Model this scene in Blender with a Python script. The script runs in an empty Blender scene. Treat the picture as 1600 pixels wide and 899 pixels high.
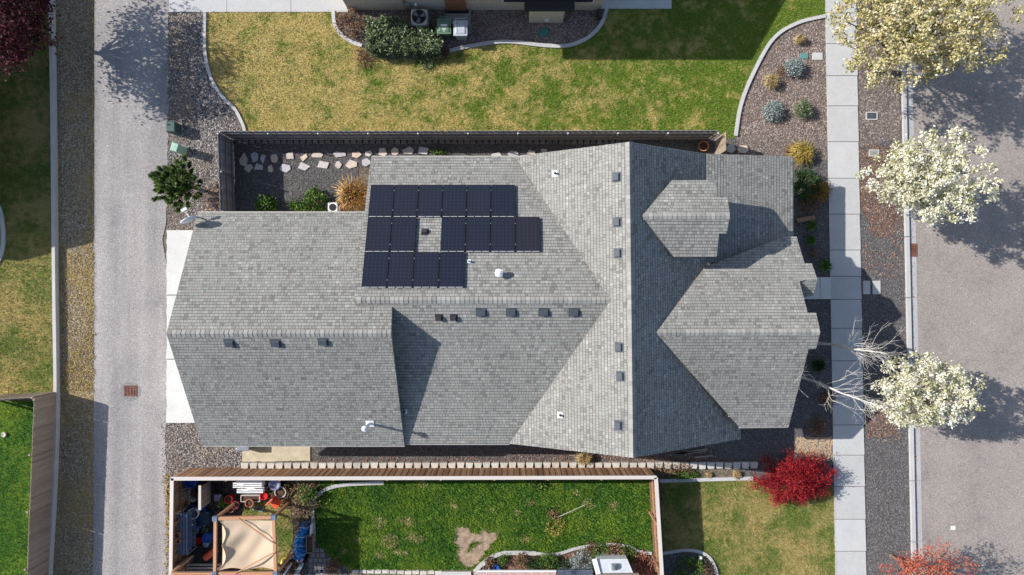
import bpy, math, random, zlib
import numpy as np
from mathutils import Vector, Matrix
random.seed(7); RNG = np.random.default_rng(7)
SC = bpy.context.scene; COL = SC.collection
# ------------------------------------------------------------------ camera, sky, sun
H = 34.0; F = 24.0/36.0*1600.0
cam = bpy.data.cameras.new('camera'); cam.lens = 24; cam.sensor_width = 36; cam.clip_end = 2000
co = bpy.data.objects.new('camera', cam); COL.objects.link(co); co.location = (0, 0, H); SC.camera = co
EL, AZ = math.radians(35.0), math.radians(15.5)
sd = Vector((-math.cos(EL)*math.cos(AZ), math.cos(EL)*math.sin(AZ), math.sin(EL)))
w = bpy.data.worlds.new('World'); SC.world = w; w.use_nodes = True
nt = w.node_tree; bg = nt.nodes['Background']; sky = nt.nodes.new('ShaderNodeTexSky')
sky.sky_type = 'NISHITA'; sky.sun_disc = False; sky.sun_elevation = EL
sky.sun_rotation = math.atan2(sd.x, sd.y); sky.air_density = 1.0; sky.dust_density = 1.0
nt.links.new(sky.outputs[0], bg.inputs[0]); bg.inputs[1].default_value = 0.13
sl = bpy.data.lights.new('sun', 'SUN'); sl.energy = 5.0; sl.angle = math.radians(0.5); sl.color = (1, 0.965, 0.91)
so = bpy.data.objects.new('sun', sl); COL.objects.link(so); so.location = sd*60
so.rotation_euler = sd.to_track_quat('Z', 'Y').to_euler()
SC.view_settings.view_transform = 'Standard'; SC.view_settings.look = 'None'
SC.view_settings.exposure = 0.38; SC.view_settings.gamma = 1.0; SC.view_settings.use_curve_mapping = False

# ------------------------------------------------------------------ helpers
def P(x, y, z=0.0):
    s = (H-z)/F
    return Vector(((x-800)*s, (449.5-y)*s, z))
def S(r, g, b):
    f = lambda c: (c/255/12.92) if c < 10 else ((c/255+.055)/1.055)**2.4
    return (f(r), f(g), f(b), 1)
def nd(t, typ, **kw):
    n = t.nodes.new(typ)
    for k, v in kw.items(): setattr(n, k, v)
    return n
def ramp(t, src, stops, interp='LINEAR'):
    r = nd(t, 'ShaderNodeValToRGB'); r.color_ramp.interpolation = interp
    e = r.color_ramp.elements
    while len(e) > 1: e.remove(e[-1])
    n = len(stops)
    for i, s in enumerate(stops):
        if len(s) == 2: p, c = s
        else: p, c = (i/(n if interp == 'CONSTANT' else max(1, n-1)), s)
        if i == 0: e[0].position = p; e[0].color = c
        else:
            q = e.new(p); q.color = c
    t.links.new(src, r.inputs[0]); return r.outputs[0]
def noise(t, vec, scale, detail=3, rough=.6):
    n = nd(t, 'ShaderNodeTexNoise'); n.inputs['Scale'].default_value = scale
    n.inputs['Detail'].default_value = detail; n.inputs['Roughness'].default_value = rough
    t.links.new(vec, n.inputs['Vector']); return n.outputs['Fac']
def mixc(t, fac, a, b, mode='MIX'):
    m = nd(t, 'ShaderNodeMix', data_type='RGBA', blend_type=mode)
    for sock, v in ((m.inputs[0], fac), (m.inputs[6], a), (m.inputs[7], b)):
        if hasattr(v, 'is_output'): t.links.new(v, sock)
        else: sock.default_value = v
    return m.outputs[2]
def newmat(name, rough=.85, spec=.3, metal=0.0):
    m = bpy.data.materials.new(name); m.use_nodes = True; t = m.node_tree
    b = t.nodes['Principled BSDF']; b.inputs['Roughness'].default_value = rough
    b.inputs['Specular IOR Level'].default_value = spec; b.inputs['Metallic'].default_value = metal
    g = nd(t, 'ShaderNodeNewGeometry')
    return m, t, b, g.outputs['Position']
def bump(t, b, src, strength, dist=.02):
    n = nd(t, 'ShaderNodeBump'); n.inputs['Strength'].default_value = strength; n.inputs['Distance'].default_value = dist
    t.links.new(src, n.inputs['Height']); t.links.new(n.outputs[0], b.inputs['Normal'])
def plain(name, c, rough=.7, var=.12, scale=6, spec=.3, metal=0.0, bs=.15):
    m, t, b, pos = newmat(name, rough, spec, metal)
    n = noise(t, pos, scale, 4)
    lo = tuple(v*(1-var*2) for v in c[:3])+(1,); hi = tuple(min(1, v*(1+var)) for v in c[:3])+(1,)
    t.links.new(ramp(t, n, [(.3, lo), (.7, hi)]), b.inputs['Base Color'])
    bump(t, b, noise(t, pos, scale*8, 2), bs, .01); return m
def attrmat(name, stops, rough=.8, trans=0.0, spec=.25, interp='LINEAR', attr='rnd', var=0, vs=1.5, objrnd=False):
    m, t, b, pos = newmat(name, rough, spec)
    if objrnd: src = nd(t, 'ShaderNodeObjectInfo').outputs['Random']
    else: src = nd(t, 'ShaderNodeAttribute', attribute_name=attr).outputs['Fac']
    c = ramp(t, src, stops, interp)
    if var:
        n = noise(t, pos, vs, 4)
        c = mixc(t, 1.0, c, ramp(t, n, [(.25, (1-var,)*3+(1,)), (.75, (1+var*.6,)*3+(1,))]), 'MULTIPLY')
    t.links.new(c, b.inputs['Base Color'])
    if trans:
        tr = nd(t, 'ShaderNodeBsdfTranslucent'); mx = nd(t, 'ShaderNodeMixShader'); mx.inputs[0].default_value = trans
        t.links.new(c, tr.inputs[0]); t.links.new(b.outputs[0], mx.inputs[1]); t.links.new(tr.outputs[0], mx.inputs[2])
        t.links.new(mx.outputs[0], t.nodes['Material Output'].inputs[0])
    return m
def gravelmat(name, stones, scale=22, patch=None, dark=.58, pscale=.5):
    m, t, b, pos = newmat(name, .9, .2)
    v = nd(t, 'ShaderNodeTexVoronoi'); v.inputs['Scale'].default_value = scale; t.links.new(pos, v.inputs['Vector'])
    sep = nd(t, 'ShaderNodeSeparateColor'); t.links.new(v.outputs['Color'], sep.inputs[0])
    c = ramp(t, sep.outputs[0], stones, 'CONSTANT')
    c = mixc(t, 1.0, c, ramp(t, v.outputs['Distance'], [(.0, (1, 1, 1, 1)), (.75, (dark,)*3+(1,))]), 'MULTIPLY')
    if patch:
        n = noise(t, pos, pscale, 5)
        c = mixc(t, ramp(t, n, [(.45, (0, 0, 0, 1)), (.62, (.75,)*3+(1,))]), c, patch)
    t.links.new(c, b.inputs['Base Color']); bump(t, b, v.outputs['Distance'], -.9, .03); return m

# mesh collector
class MB:
    def __init__(s): s.v = []; s.f = []; s.a = []
    def face(s, pts, a=0.0):
        i = len(s.v); s.v += [tuple(p) for p in pts]; s.f.append(tuple(range(i, i+len(pts)))); s.a.append(a)
    def box(s, c, d, rz=0.0, a=0.0, tilt=None, taper=1.0):
        c = Vector(c); R = Matrix.Rotation(rz, 3, 'Z')
        if tilt is not None: R = tilt
        i = len(s.v)
        for z in (-1, 1):
            k = taper if z > 0 else 1
            for x, y in ((-1, -1), (1, -1), (1, 1), (-1, 1)):
                s.v.append(tuple(c + R @ Vector((x*d[0]/2*k, y*d[1]/2*k, z*d[2]/2))))
        for q in ((3, 2, 1, 0), (4, 5, 6, 7), (0, 1, 5, 4), (1, 2, 6, 5), (2, 3, 7, 6), (3, 0, 4, 7)):
            s.f.append(tuple(i+k for k in q)); s.a.append(a)
    def beam(s, p, q, wd, ht, a=0.0):
        p = Vector(p); q = Vector(q); d = q-p; L = d.length; x = d.normalized()
        up = Vector((0, 0, 1)) if abs(x.z) < .95 else Vector((1, 0, 0))
        y = up.cross(x).normalized(); z = x.cross(y)
        R = Matrix((x, y, z)).transposed(); s.box((p+q)/2, (L, wd, ht), tilt=R, a=a)
    def prism(s, pts, z0, z1, a=0.0):
        n = len(pts); ar = sum(pts[i][0]*pts[(i+1) % n][1]-pts[(i+1) % n][0]*pts[i][1] for i in range(n))
        if ar < 0: pts = list(reversed(pts))
        i = len(s.v); s.v += [(p[0], p[1], z0) for p in pts]+[(p[0], p[1], z1) for p in pts]
        s.f.append(tuple(i+n+k for k in range(n))); s.a.append(a)
        s.f.append(tuple(i+n-1-k for k in range(n))); s.a.append(a)
        for k in range(n):
            k2 = (k+1) % n; s.f.append((i+k, i+k2, i+n+k2, i+n+k)); s.a.append(a)
    def tube(s, pts, rad, n=6, cap=True, a=0.0):
        pts = [Vector(p) for p in pts]; base = len(s.v)
        if not hasattr(rad, '__len__'): rad = [rad]*len(pts)
        for k, p in enumerate(pts):
            d = (pts[min(k+1, len(pts)-1)]-pts[max(k-1, 0)])
            d = d.normalized() if d.length > 1e-9 else Vector((0, 0, 1))
            up = Vector((0, 0, 1)) if abs(d.z) < .9 else Vector((1, 0, 0))
            x = up.cross(d).normalized(); y = d.cross(x)
            for j in range(n):
                t = 2*math.pi*j/n; s.v.append(tuple(p+(x*math.cos(t)+y*math.sin(t))*rad[k]))
        for k in range(len(pts)-1):
            for j in range(n):
                j2 = (j+1) % n
                s.f.append((base+k*n+j, base+k*n+j2, base+(k+1)*n+j2, base+(k+1)*n+j)); s.a.append(a)
        if cap:
            s.f.append(tuple(base+n-1-j for j in range(n))); s.a.append(a)
            s.f.append(tuple(base+(len(pts)-1)*n+j for j in range(n))); s.a.append(a)
    def lathe(s, c, prof, n=18, a=0.0, R=None):
        c = Vector(c); base = len(s.v)
        for r, z in prof:
            for j in range(n):
                t = 2*math.pi*j/n; p = Vector((r*math.cos(t), r*math.sin(t), z))
                s.v.append(tuple(c+(R @ p if R else p)))
        for k in range(len(prof)-1):
            for j in range(n):
                j2 = (j+1) % n
                s.f.append((base+k*n+j, base+k*n+j2, base+(k+1)*n+j2, base+(k+1)*n+j)); s.a.append(a)
        s.f.append(tuple(base+n-1-j for j in range(n))); s.a.append(a)
        s.f.append(tuple(base+(len(prof)-1)*n+j for j in range(n))); s.a.append(a)
    def build(s, name, mat, parent=None, loc=None, smooth=False, attr=False, bevel=0):
        V = np.array(s.v, dtype=np.float64)
        o = WL[parent] if parent is not None else (Vector(loc) if loc is not None else Vector((V[:, 0].mean(), V[:, 1].mean(), V[:, 2].min())))
        me = bpy.data.meshes.new(name); me.from_pydata([tuple(r) for r in (V-np.array(o))], [], s.f)
        if attr:
            at = me.attributes.new('rnd', 'FLOAT', 'FACE'); at.data.foreach_set('value', np.array(s.a, dtype=np.float32))
        if smooth: me.polygons.foreach_set('use_smooth', [True]*len(me.polygons))
        return link(name, me, mat, parent, o, bevel)
WL = {}
def link(name, me, mat, parent, o, bevel=0):
    ob = bpy.data.objects.new(name, me); COL.objects.link(ob); me.materials.append(mat)
    if parent is None: ob.location = o
    else: ob.parent = parent
    WL[ob] = Vector(o)
    if bevel:
        b = ob.modifiers.new('bevel', 'BEVEL'); b.width = bevel; b.segments = 2; b.limit_method = 'ANGLE'
    return ob
def fastmesh(name, V, nper, rnd, mat, parent=None, loc=None):
    """V: (n*nper,3) points, one polygon per nper points"""
    o = WL[parent] if parent is not None else Vector(loc)
    n = len(V)//nper; me = bpy.data.meshes.new(name)
    me.vertices.add(len(V)); me.vertices.foreach_set('co', (V-np.array(o)).astype(np.float32).ravel())
    me.loops.add(len(V)); me.loops.foreach_set('vertex_index', np.arange(len(V), dtype=np.int32))
    me.polygons.add(n); me.polygons.foreach_set('loop_start', np.arange(0, len(V), nper, dtype=np.int32))
    me.update(calc_edges=True)
    at = me.attributes.new('rnd', 'FLOAT', 'FACE'); at.data.foreach_set('value', np.asarray(rnd, dtype=np.float32))
    return link(name, me, mat, parent, o)
def tag(o, label=None, cat=None, group=None, kind=None):
    for k, v in (('label', label), ('category', cat), ('group', group), ('kind', kind)):
        if v: o[k] = v
    return o
def thing(name, label, cat, loc, group=None):
    o = bpy.data.objects.new(name, None); COL.objects.link(o); o.location = loc; o.empty_display_size = .2
    WL[o] = Vector(loc); return tag(o, label, cat, group)
def inst(name, me, parent, loc, R=None, sc=None):
    """one more piece sharing mesh data, placed at a world location under parent"""
    ob = bpy.data.objects.new(name, me); COL.objects.link(ob); ob.parent = parent
    M4 = Matrix.Translation(Vector(loc)-WL[parent])
    if R is not None: M4 = M4 @ R.to_4x4()
    if sc is not None: M4 = M4 @ Matrix.Diagonal((*sc, 1))
    ob.matrix_local = M4; WL[ob] = Vector(loc); return ob
def rawmesh(mb, name, mat):
    me = bpy.data.meshes.new(name); me.from_pydata(mb.v, [], mb.f); me.materials.append(mat); return me
def pip(pts, poly):
    x, y = pts[:, 0], pts[:, 1]; r = np.zeros(len(pts), bool); n = len(poly)
    for i in range(n):
        x1, y1 = poly[i][:2]; x2, y2 = poly[(i+1) % n][:2]
        if y1 == y2: continue
        c = ((y1 > y) != (y2 > y)) & (x < (x2-x1)*(y-y1)/(y2-y1)+x1); r ^= c
    return r
def wp(px): return [tuple(P(*p)[:2]) for p in px]
def smoothpath(px, n=8, closed=False):
    pts = [Vector(p) for p in px]; out = []
    m = len(pts)
    for i in range(m-1):
        p0 = pts[max(i-1, 0)]; p1 = pts[i]; p2 = pts[i+1]; p3 = pts[min(i+2, m-1)]
        for k in range(n):
            t = k/n
            out.append(.5*((2*p1)+(p2-p0)*t+(2*p0-5*p1+4*p2-p3)*t*t+(3*p1-p0-3*p2+p3)*t**3))
    return out+[pts[-1]]
def scatter(polys, density, excl=()):
    out = []
    for poly in polys:
        a = np.array(poly)[:, :2]; lo, hi = a.min(0), a.max(0); n = int(density*np.prod(hi-lo))
        p = RNG.uniform(lo, hi, (n, 2)); p = p[pip(p, poly)]
        for e in excl: p = p[~pip(p, e)]
        out.append(p)
    return np.concatenate(out)
def blades(name, label, polys, density, mat, hgt=.06, wid=.022, z=.02, excl=(), cat='grass'):
    p = scatter(polys, density, excl); n = len(p)
    th = RNG.uniform(0, 2*np.pi, n); h = hgt*RNG.uniform(.6, 1.4, n); wd = wid*RNG.uniform(.6, 1.4, n)
    ln = h*RNG.uniform(.4, 1.6, n); d = np.stack([np.cos(th), np.sin(th)], 1); s = np.stack([-np.sin(th), np.cos(th)], 1)
    V = np.zeros((n, 3, 3)); V[:, 0, :2] = p-s*wd[:, None]/2; V[:, 1, :2] = p+s*wd[:, None]/2; V[:, 2, :2] = p+d*ln[:, None]
    V[:, :2, 2] = z; V[:, 2, 2] = z+h
    o = fastmesh(name, V.reshape(-1, 3), 3, RNG.random(n), mat, loc=(p[:, 0].mean(), p[:, 1].mean(), z))
    return tag(o, label, cat, kind='stuff')
OCT = np.array([[1, 0, 0], [0, 1, 0], [-1, 0, 0], [0, -1, 0], [0, 0, 1]], float)
def pebbles(name, label, polys, density, mat, size=(.02, .05), z=.01, excl=(), cat='gravel'):
    p = scatter(polys, density, excl); n = len(p); s = RNG.uniform(*size, n)
    th = RNG.uniform(0, 6.28, n); c, sn = np.cos(th), np.sin(th)
    st = np.stack([s*RNG.uniform(.7, 1.3, n), s*RNG.uniform(.7, 1.3, n), s*RNG.uniform(.5, .9, n)], 1)
    q = OCT[None]*st[:, None]; x = q[..., 0]*c[:, None]-q[..., 1]*sn[:, None]; y = q[..., 0]*sn[:, None]+q[..., 1]*c[:, None]
    W = np.stack([x+p[:, :1], y+p[:, 1:2], q[..., 2]+z], -1)
    tri = W[:, [0, 1, 4, 1, 2, 4, 2, 3, 4, 3, 0, 4]].reshape(-1, 3)
    o = fastmesh(name, tri, 3, np.repeat(RNG.random(n), 4), mat, loc=(p[:, 0].mean(), p[:, 1].mean(), z))
    return tag(o, label, cat, kind='stuff')
def leafquads(c, size, nrm=None, elong=1.6, dirs=None):
    """quads centred on c; normal random unless given, long axis along dirs if given"""
    n = len(c)
    if dirs is None: dirs = RNG.normal(size=(n, 3))
    dirs = dirs/np.linalg.norm(dirs, axis=1, keepdims=True)
    if nrm is None: nrm = RNG.normal(size=(n, 3))
    b = np.cross(dirs, nrm); b /= np.linalg.norm(b, axis=1, keepdims=True)+1e-9
    s = np.broadcast_to(size, (n,))[:, None] if np.ndim(size) else np.full((n, 1), size)
    s = s*RNG.uniform(.7, 1.3, (n, 1)); u = dirs*s*elong/2; v = b*s/2
    return np.stack([c-u, c-v*.9+u*.1, c+u, c+v*.9+u*.1], 1).reshape(-1, 3)
def sheet(name, px, z, mat, kind='structure', parent=None):
    m = MB(); pts = [P(x, y, 0) for x, y in px]; n = len(pts)
    ar = sum(pts[i].x*pts[(i+1) % n].y-pts[(i+1) % n].x*pts[i].y for i in range(n))
    if ar < 0: pts.reverse()
    m.face([(p.x, p.y, z) for p in pts]); o = m.build(name, mat, parent=parent)
    if parent is None: o['kind'] = kind
    return o
def wobble(px, amp, step=12, closed=True, seed=0):
    r = random.Random(seed); out = []; n = len(px)
    for i in range(n if closed else n-1):
        a = px[i]; b = px[(i+1) % n]; L = math.hypot(b[0]-a[0], b[1]-a[1]); k = max(1, int(L/step))
        for j in range(k):
            t = j/k; out.append((a[0]+(b[0]-a[0])*t+(r.uniform(-amp, amp) if j else 0), a[1]+(b[1]-a[1])*t+(r.uniform(-amp, amp) if j else 0)))
    return out
# ------------------------------------------------------------------ materials
def lawnmat(name, greens, drys, bias=0.0, xg=0.0, pscale=.45, sub=False):
    m, t, b, pos = newmat(name, .9, .15)
    n1 = noise(t, pos, pscale, 6, .65); n2 = noise(t, pos, 3.0, 4, .7)
    ad = nd(t, 'ShaderNodeMath', operation='MULTIPLY_ADD'); ad.inputs[1].default_value = .6; t.links.new(n2, ad.inputs[0]); t.links.new(n1, ad.inputs[2])
    sx = nd(t, 'ShaderNodeSeparateXYZ'); t.links.new(pos, sx.inputs[0])
    a2 = nd(t, 'ShaderNodeMath', operation='MULTIPLY_ADD'); a2.inputs[1].default_value = xg; t.links.new(sx.outputs[0], a2.inputs[0]); t.links.new(ad.outputs[0], a2.inputs[2])
    fac = ramp(t, a2.outputs[0], [(.67-bias, (0, 0, 0, 1)), (.90-bias, (1, 1, 1, 1))])
    at = nd(t, 'ShaderNodeAttribute', attribute_name='rnd').outputs['Fac'] if not sub else noise(t, pos, 40, 2)
    g = ramp(t, at, greens); d = ramp(t, at, drys)
    c = mixc(t, fac, g, d)
    t.links.new(c, b.inputs['Base Color'])
    if sub: bump(t, b, noise(t, pos, 60, 3), .8, .03)
    return m
G1 = [S(56, 78, 24), S(96, 118, 40), S(142, 154, 74)]; D1 = [S(140, 124, 68), S(180, 161, 98), S(208, 192, 138)]
G2 = [S(30, 58, 20), S(58, 98, 32), S(102, 136, 54)]; D2 = [S(60, 92, 26), S(100, 126, 40), S(138, 154, 62)]
G3 = [S(60, 78, 30), S(94, 110, 48), S(140, 142, 78)]; D3 = [S(128, 116, 66), S(160, 142, 88), S(192, 176, 120)]
MT = dict(
 lawn_n=lawnmat('lawn_tan_green', G1, D1, -.035, -.010, .8), lawn_n_s=lawnmat('lawn_tan_green_base', G1, D1, -.035, -.010, .8, sub=True),
 lawn_s=lawnmat('lawn_deep_green', G2, D2, -.05), lawn_s_s=lawnmat('lawn_deep_green_base', G2, D2, -.05, sub=True),
 lawn_e=lawnmat('lawn_olive', G3, D3, -.02), lawn_e_s=lawnmat('lawn_olive_base', G3, D3, -.02, sub=True),
)
DARKST = [S(90, 88, 89), S(105, 103, 104), S(97, 94, 94), S(120, 116, 115), S(112, 106, 104), S(100, 98, 100), S(138, 132, 128), S(92, 87, 87)]
TANST = [S(120, 104, 96), S(146, 130, 120), S(112, 98, 92), S(164, 148, 138), S(134, 116, 106), S(126, 114, 108), S(184, 170, 160), S(104, 92, 88)]
MIXST = [S(106, 104, 104), S(150, 144, 140), S(88, 86, 88), S(176, 160, 148), S(128, 116, 110), S(116, 116, 120), S(198, 188, 178), S(74, 72, 74)]
DRYST = [S(148, 130, 104), S(176, 160, 134), S(118, 104, 86), S(190, 178, 160), S(140, 128, 112), S(164, 146, 112)]
REDST = [S(96, 74, 66), S(122, 94, 80), S(144, 110, 90), S(88, 70, 66), S(164, 132, 110), S(106, 88, 82)]
MT['g_dark'] = gravelmat('dark_gravel', DARKST, 20); MT['g_tan'] = gravelmat('tan_gravel', TANST, 18); MT['g_mix'] = gravelmat('mixed_gravel', MIXST, 18, S(120, 104, 88))
MT['g_dry'] = gravelmat('dry_gravel', DRYST, 16, S(150, 128, 78), pscale=.35)
MT['g_red'] = gravelmat('bark_mulch', REDST, 22)
for k, st in (('dark', DARKST), ('tan', TANST), ('mix', MIXST), ('dry', DRYST), ('red', REDST)):
    MT['p_'+k] = attrmat('pebble_'+k, st, .85, interp='CONSTANT')
def asphaltmat(name, base, speck, rough=.9, tracks=False):
    m, t, b, pos = newmat(name, rough, .25)
    v = nd(t, 'ShaderNodeTexVoronoi'); v.inputs['Scale'].default_value = 38; t.links.new(pos, v.inputs['Vector'])
    sep = nd(t, 'ShaderNodeSeparateColor'); t.links.new(v.outputs['Color'], sep.inputs[0])
    c = ramp(t, sep.outputs[0], [(0, tuple(x*.62 for x in base[:3])+(1,)), (.35, base), (.8, base), (1, speck)])
    n = noise(t, pos, .45, 8, .68)
    c = mixc(t, 1.0, c, ramp(t, n, [(.28, (.74, .74, .76, 1)), (.42, (.94, .94, .95, 1)), (.72, (1.12, 1.11, 1.10, 1))]), 'MULTIPLY')
    w4 = nd(t, 'ShaderNodeTexVoronoi', feature='DISTANCE_TO_EDGE'); w4.inputs['Scale'].default_value = .22; wn = nd(t, 'ShaderNodeMix', data_type='VECTOR'); wn.inputs[0].default_value = .22; nz = nd(t, 'ShaderNodeTexNoise'); nz.inputs['Scale'].default_value = 1.6; nz.inputs['Detail'].default_value = 5; t.links.new(pos, nz.inputs['Vector']); t.links.new(pos, wn.inputs[4]); t.links.new(nz.outputs['Color'], wn.inputs[5]); t.links.new(wn.outputs[1], w4.inputs['Vector'])
    c = mixc(t, 1.0, c, ramp(t, w4.outputs['Distance'], [(.0, (.88, .88, .88, 1)), (.005, (1, 1, 1, 1))]), 'MULTIPLY')
    if tracks:
        mp = nd(t, 'ShaderNodeMapping'); mp.inputs['Scale'].default_value = (1.0, .06, 1); t.links.new(pos, mp.inputs[0])
        n3 = noise(t, mp.outputs[0], 1.1, 3)
        c = mixc(t, 1.0, c, ramp(t, n3, [(.33, (.83, .82, .83, 1)), (.66, (1.12, 1.1, 1.08, 1))]), 'MULTIPLY')
    t.links.new(c, b.inputs['Base Color']); bump(t, b, v.outputs['Distance'], .5, .012); return m
MT['alley'] = asphaltmat('alley_asphalt', S(153, 149, 147), S(188, 184, 181), tracks=True)
MT['street'] = asphaltmat('street_asphalt', S(148, 139, 132), S(182, 172, 164))
def concmat(name, c, var=.12, sc=1.2):
    m, t, b, pos = newmat(name, .85, .25)
    n = noise(t, pos, sc, 7, .7); n2 = noise(t, pos, 14, 4, .7)
    cc = ramp(t, n, [(.3, tuple(x*(1-var) for x in c[:3])+(1,)), (.7, c)])
    cc = mixc(t, 1.0, cc, ramp(t, n2, [(.3, (.9, .9, .9, 1)), (.65, (1.04, 1.04, 1.04, 1))]), 'MULTIPLY')
    oi = nd(t, 'ShaderNodeObjectInfo').outputs['Random']
    cc = mixc(t, 1.0, cc, ramp(t, oi, [(.94,)*3+(1,), (1.03,)*3+(1,)]), 'MULTIPLY')
    t.links.new(cc, b.inputs['Base Color']); bump(t, b, n2, .25, .01); return m
MT['conc'] = concmat('sidewalk_concrete', S(186, 185, 184)); MT['white_conc'] = concmat('driveway_concrete', S(206, 205, 201), .16, .8)
MT['kerb'] = concmat('kerb_concrete', S(176, 175, 176), .15); MT['slab'] = concmat('grey_slab', S(150, 146, 142)); MT['tan_conc'] = concmat('tan_patio', S(200, 188, 162), .32, 2.5)
MT['edging'] = concmat('edging_concrete', S(188, 186, 184), .16); MT['joint'] = plain('joint_dirt', S(84, 80, 76))
MT['flag'] = attrmat('flagstone', [S(176, 170, 172), S(196, 184, 170), S(206, 186, 166), S(180, 176, 182), S(200, 190, 180)], .8, objrnd=True, var=.2, vs=5)
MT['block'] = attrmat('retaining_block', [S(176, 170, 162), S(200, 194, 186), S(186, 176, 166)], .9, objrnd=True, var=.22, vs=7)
MT['block_dk'] = attrmat('dark_grey_block', [S(108, 104, 102), S(132, 126, 122), S(118, 112, 108)], .9, objrnd=True, var=.25, vs=7)  # darker grey tones than the pale retaining blocks
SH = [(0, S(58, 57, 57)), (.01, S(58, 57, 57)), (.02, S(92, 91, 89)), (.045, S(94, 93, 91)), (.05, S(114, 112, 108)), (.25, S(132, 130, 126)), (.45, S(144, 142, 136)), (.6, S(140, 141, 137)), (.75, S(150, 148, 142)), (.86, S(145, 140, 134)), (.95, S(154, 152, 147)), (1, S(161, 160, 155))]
MT['shingle'] = attrmat('asphalt_shingle', SH, .92, var=.13, vs=.55, spec=.15)
MT['cap'] = attrmat('ridge_shingle', [S(126, 124, 121), S(138, 137, 132), S(143, 139, 135), S(152, 151, 147)], .92, spec=.15)
MT['drip'] = plain('grey_drip_edge', S(118, 116, 112), .6, .05); MT['trim'] = plain('roof_trim', S(176, 172, 164), .6, .05); MT['siding'] = plain('tan_siding', S(178, 166, 146), .8, .06); MT['stucco'] = plain('stucco_wall', S(196, 184, 164), .9, .08)
MT['white'] = plain('white_paint', S(226, 226, 226), .5, .05); MT['vent'] = plain('vent_metal', S(70, 77, 85), .6, .1); MT['ventdk'] = plain('dark_vent', S(58, 54, 58), .5)
MT['black'] = plain('black_rubber', S(34, 34, 36), .6); MT['steel'] = plain('galvanised_steel', S(170, 174, 178), .35, .08, metal=.7); MT['glass'] = plain('window_glass', S(40, 50, 58), .08, .05, spec=.6)
def woodmat(name, stops, var=.3, sc=(8, 8, .7)):
    m, t, b, pos = newmat(name, .85, .15)
    oi = nd(t, 'ShaderNodeObjectInfo').outputs['Random']; c = ramp(t, oi, stops)
    mp = nd(t, 'ShaderNodeMapping'); mp.inputs['Scale'].default_value = sc; t.links.new(pos, mp.inputs[0])
    n = noise(t, mp.outputs[0], 4, 5, .7)
    c = mixc(t, 1.0, c, ramp(t, n, [(.3, (1-var,)*3+(1,)), (.7, (1.12,)*3+(1,))]), 'MULTIPLY')
    t.links.new(c, b.inputs['Base Color']); bump(t, b, n, .4, .01); return m
MT['wood_grey'] = woodmat('weathered_fence_wood', [S(142, 138, 138), S(162, 156, 154), S(128, 126, 130), S(152, 148, 150)])
MT['wood_brown'] = woodmat('cedar_fence_wood', [S(148, 112, 88), S(172, 136, 108), S(130, 98, 78), S(184, 150, 120)])
MT['wood_tan'] = woodmat('greying_cedar', [S(150, 136, 122), S(166, 150, 134), S(136, 122, 110)])
MT['cap_wood'] = woodmat('bleached_cap_wood', [S(196, 188, 182), S(206, 198, 190)], .18)
MT['wood_org'] = woodmat('stained_timber', [S(180, 134, 104), S(190, 146, 116), S(168, 120, 92)], .2)
MT['bark'] = plain('tree_bark', S(104, 92, 84), .9, .25, 12); MT['birch'] = plain('pale_bark', S(216, 210, 202), .8, .12, 10); MT['twig'] = plain('dry_twig', S(128, 104, 88), .9, .2, 10)
# ------------------------------------------------------------------ the ground
ground_m = gravelmat('bare_soil', [S(120, 108, 92), S(140, 126, 108), S(108, 98, 86), S(130, 120, 104)], 12)
m = MB(); m.face([(-400, -400, -.012), (400, -400, -.012), (400, 400, -.012), (-400, 400, -.012)]); m.build('ground', ground_m, loc=(0, 0, 0))['kind'] = 'structure'
Z1, Z2, Z3 = .0, .006, .014
LAWN_W = [(-120, -120), (84, -120), (85, 0), (87, 200), (89, 450), (90, 616), (-120, 622)]
LAWN_LL = [(-120, 628), (86, 626), (84, 750), (76, 899), (70, 1050), (-120, 1050)]
LAWN_N = [(322, 20), (530, 18), (523, 30), (528, 44), (540, 58), (556, 68), (566, 74), (600, 92), (650, 92), (690, 84), (704, 78), (740, 72), (790, 67), (850, 72), (885, 72), (915, 62), (936, 44), (948, 14), (1050, 14), (1050, -90), (1289, -90), (1289, 27), (1245, 37), (1207, 62), (1176, 116), (1157, 165), (1148, 216), (1127, 218), (1127, 208), (385, 210), (380, 195), (368, 172), (347, 150), (330, 122), (321, 82)]
LAWN_S = [(492, 752), (1019, 750), (1020, 862), (985, 853), (945, 849), (910, 856), (870, 865), (800, 863), (768, 870), (748, 886), (740, 890), (548, 890), (528, 878), (505, 858), (494, 845), (489, 810), (491, 780), (505, 766)]
LAWN_E = [(1033, 752), (1176, 749), (1200, 760), (1304, 760), (1307, 899), (1312, 1040), (1121, 1040), (1119, 890), (1107, 870), (1085, 862), (1036, 865)]
ALLEY = [(147, -120), (147, 300), (147, 560), (146, 899), (146, 1040), (266, 1040), (262, 760), (258, 680), (263, 600), (262, 420), (258, 400), (254, 372), (260, 345), (262, 300), (263, 150), (263, -120)]
sheet('lawn', LAWN_W, Z2, MT['lawn_e_s']); sheet('lawn', LAWN_LL, Z2, MT['lawn_s_s']); sheet('lawn', LAWN_N, Z2, MT['lawn_n_s'])
sheet('lawn', LAWN_S, Z2, MT['lawn_s_s']); sheet('lawn', LAWN_E, Z2, MT['lawn_e_s'])
sheet('gravel_verge', [(86, -120), (160, -120), (160, 1040), (70, 1040), (90, 620)], Z1, MT['g_dry'])
sheet('alley', wobble(ALLEY, 1.0, 9, seed=3), Z3, MT['alley'])
G_W = [(258, 20), (322, 20), (322, 82), (331, 122), (348, 151), (369, 173), (382, 207), (362, 230), (366, 345), (262, 362)]
G_YARD = [(362, 216), (1128, 216), (1128, 262), (560, 262), (560, 350), (362, 350)]
G_SW = [(252, 655), (390, 655), (390, 733), (252, 760)]
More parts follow.
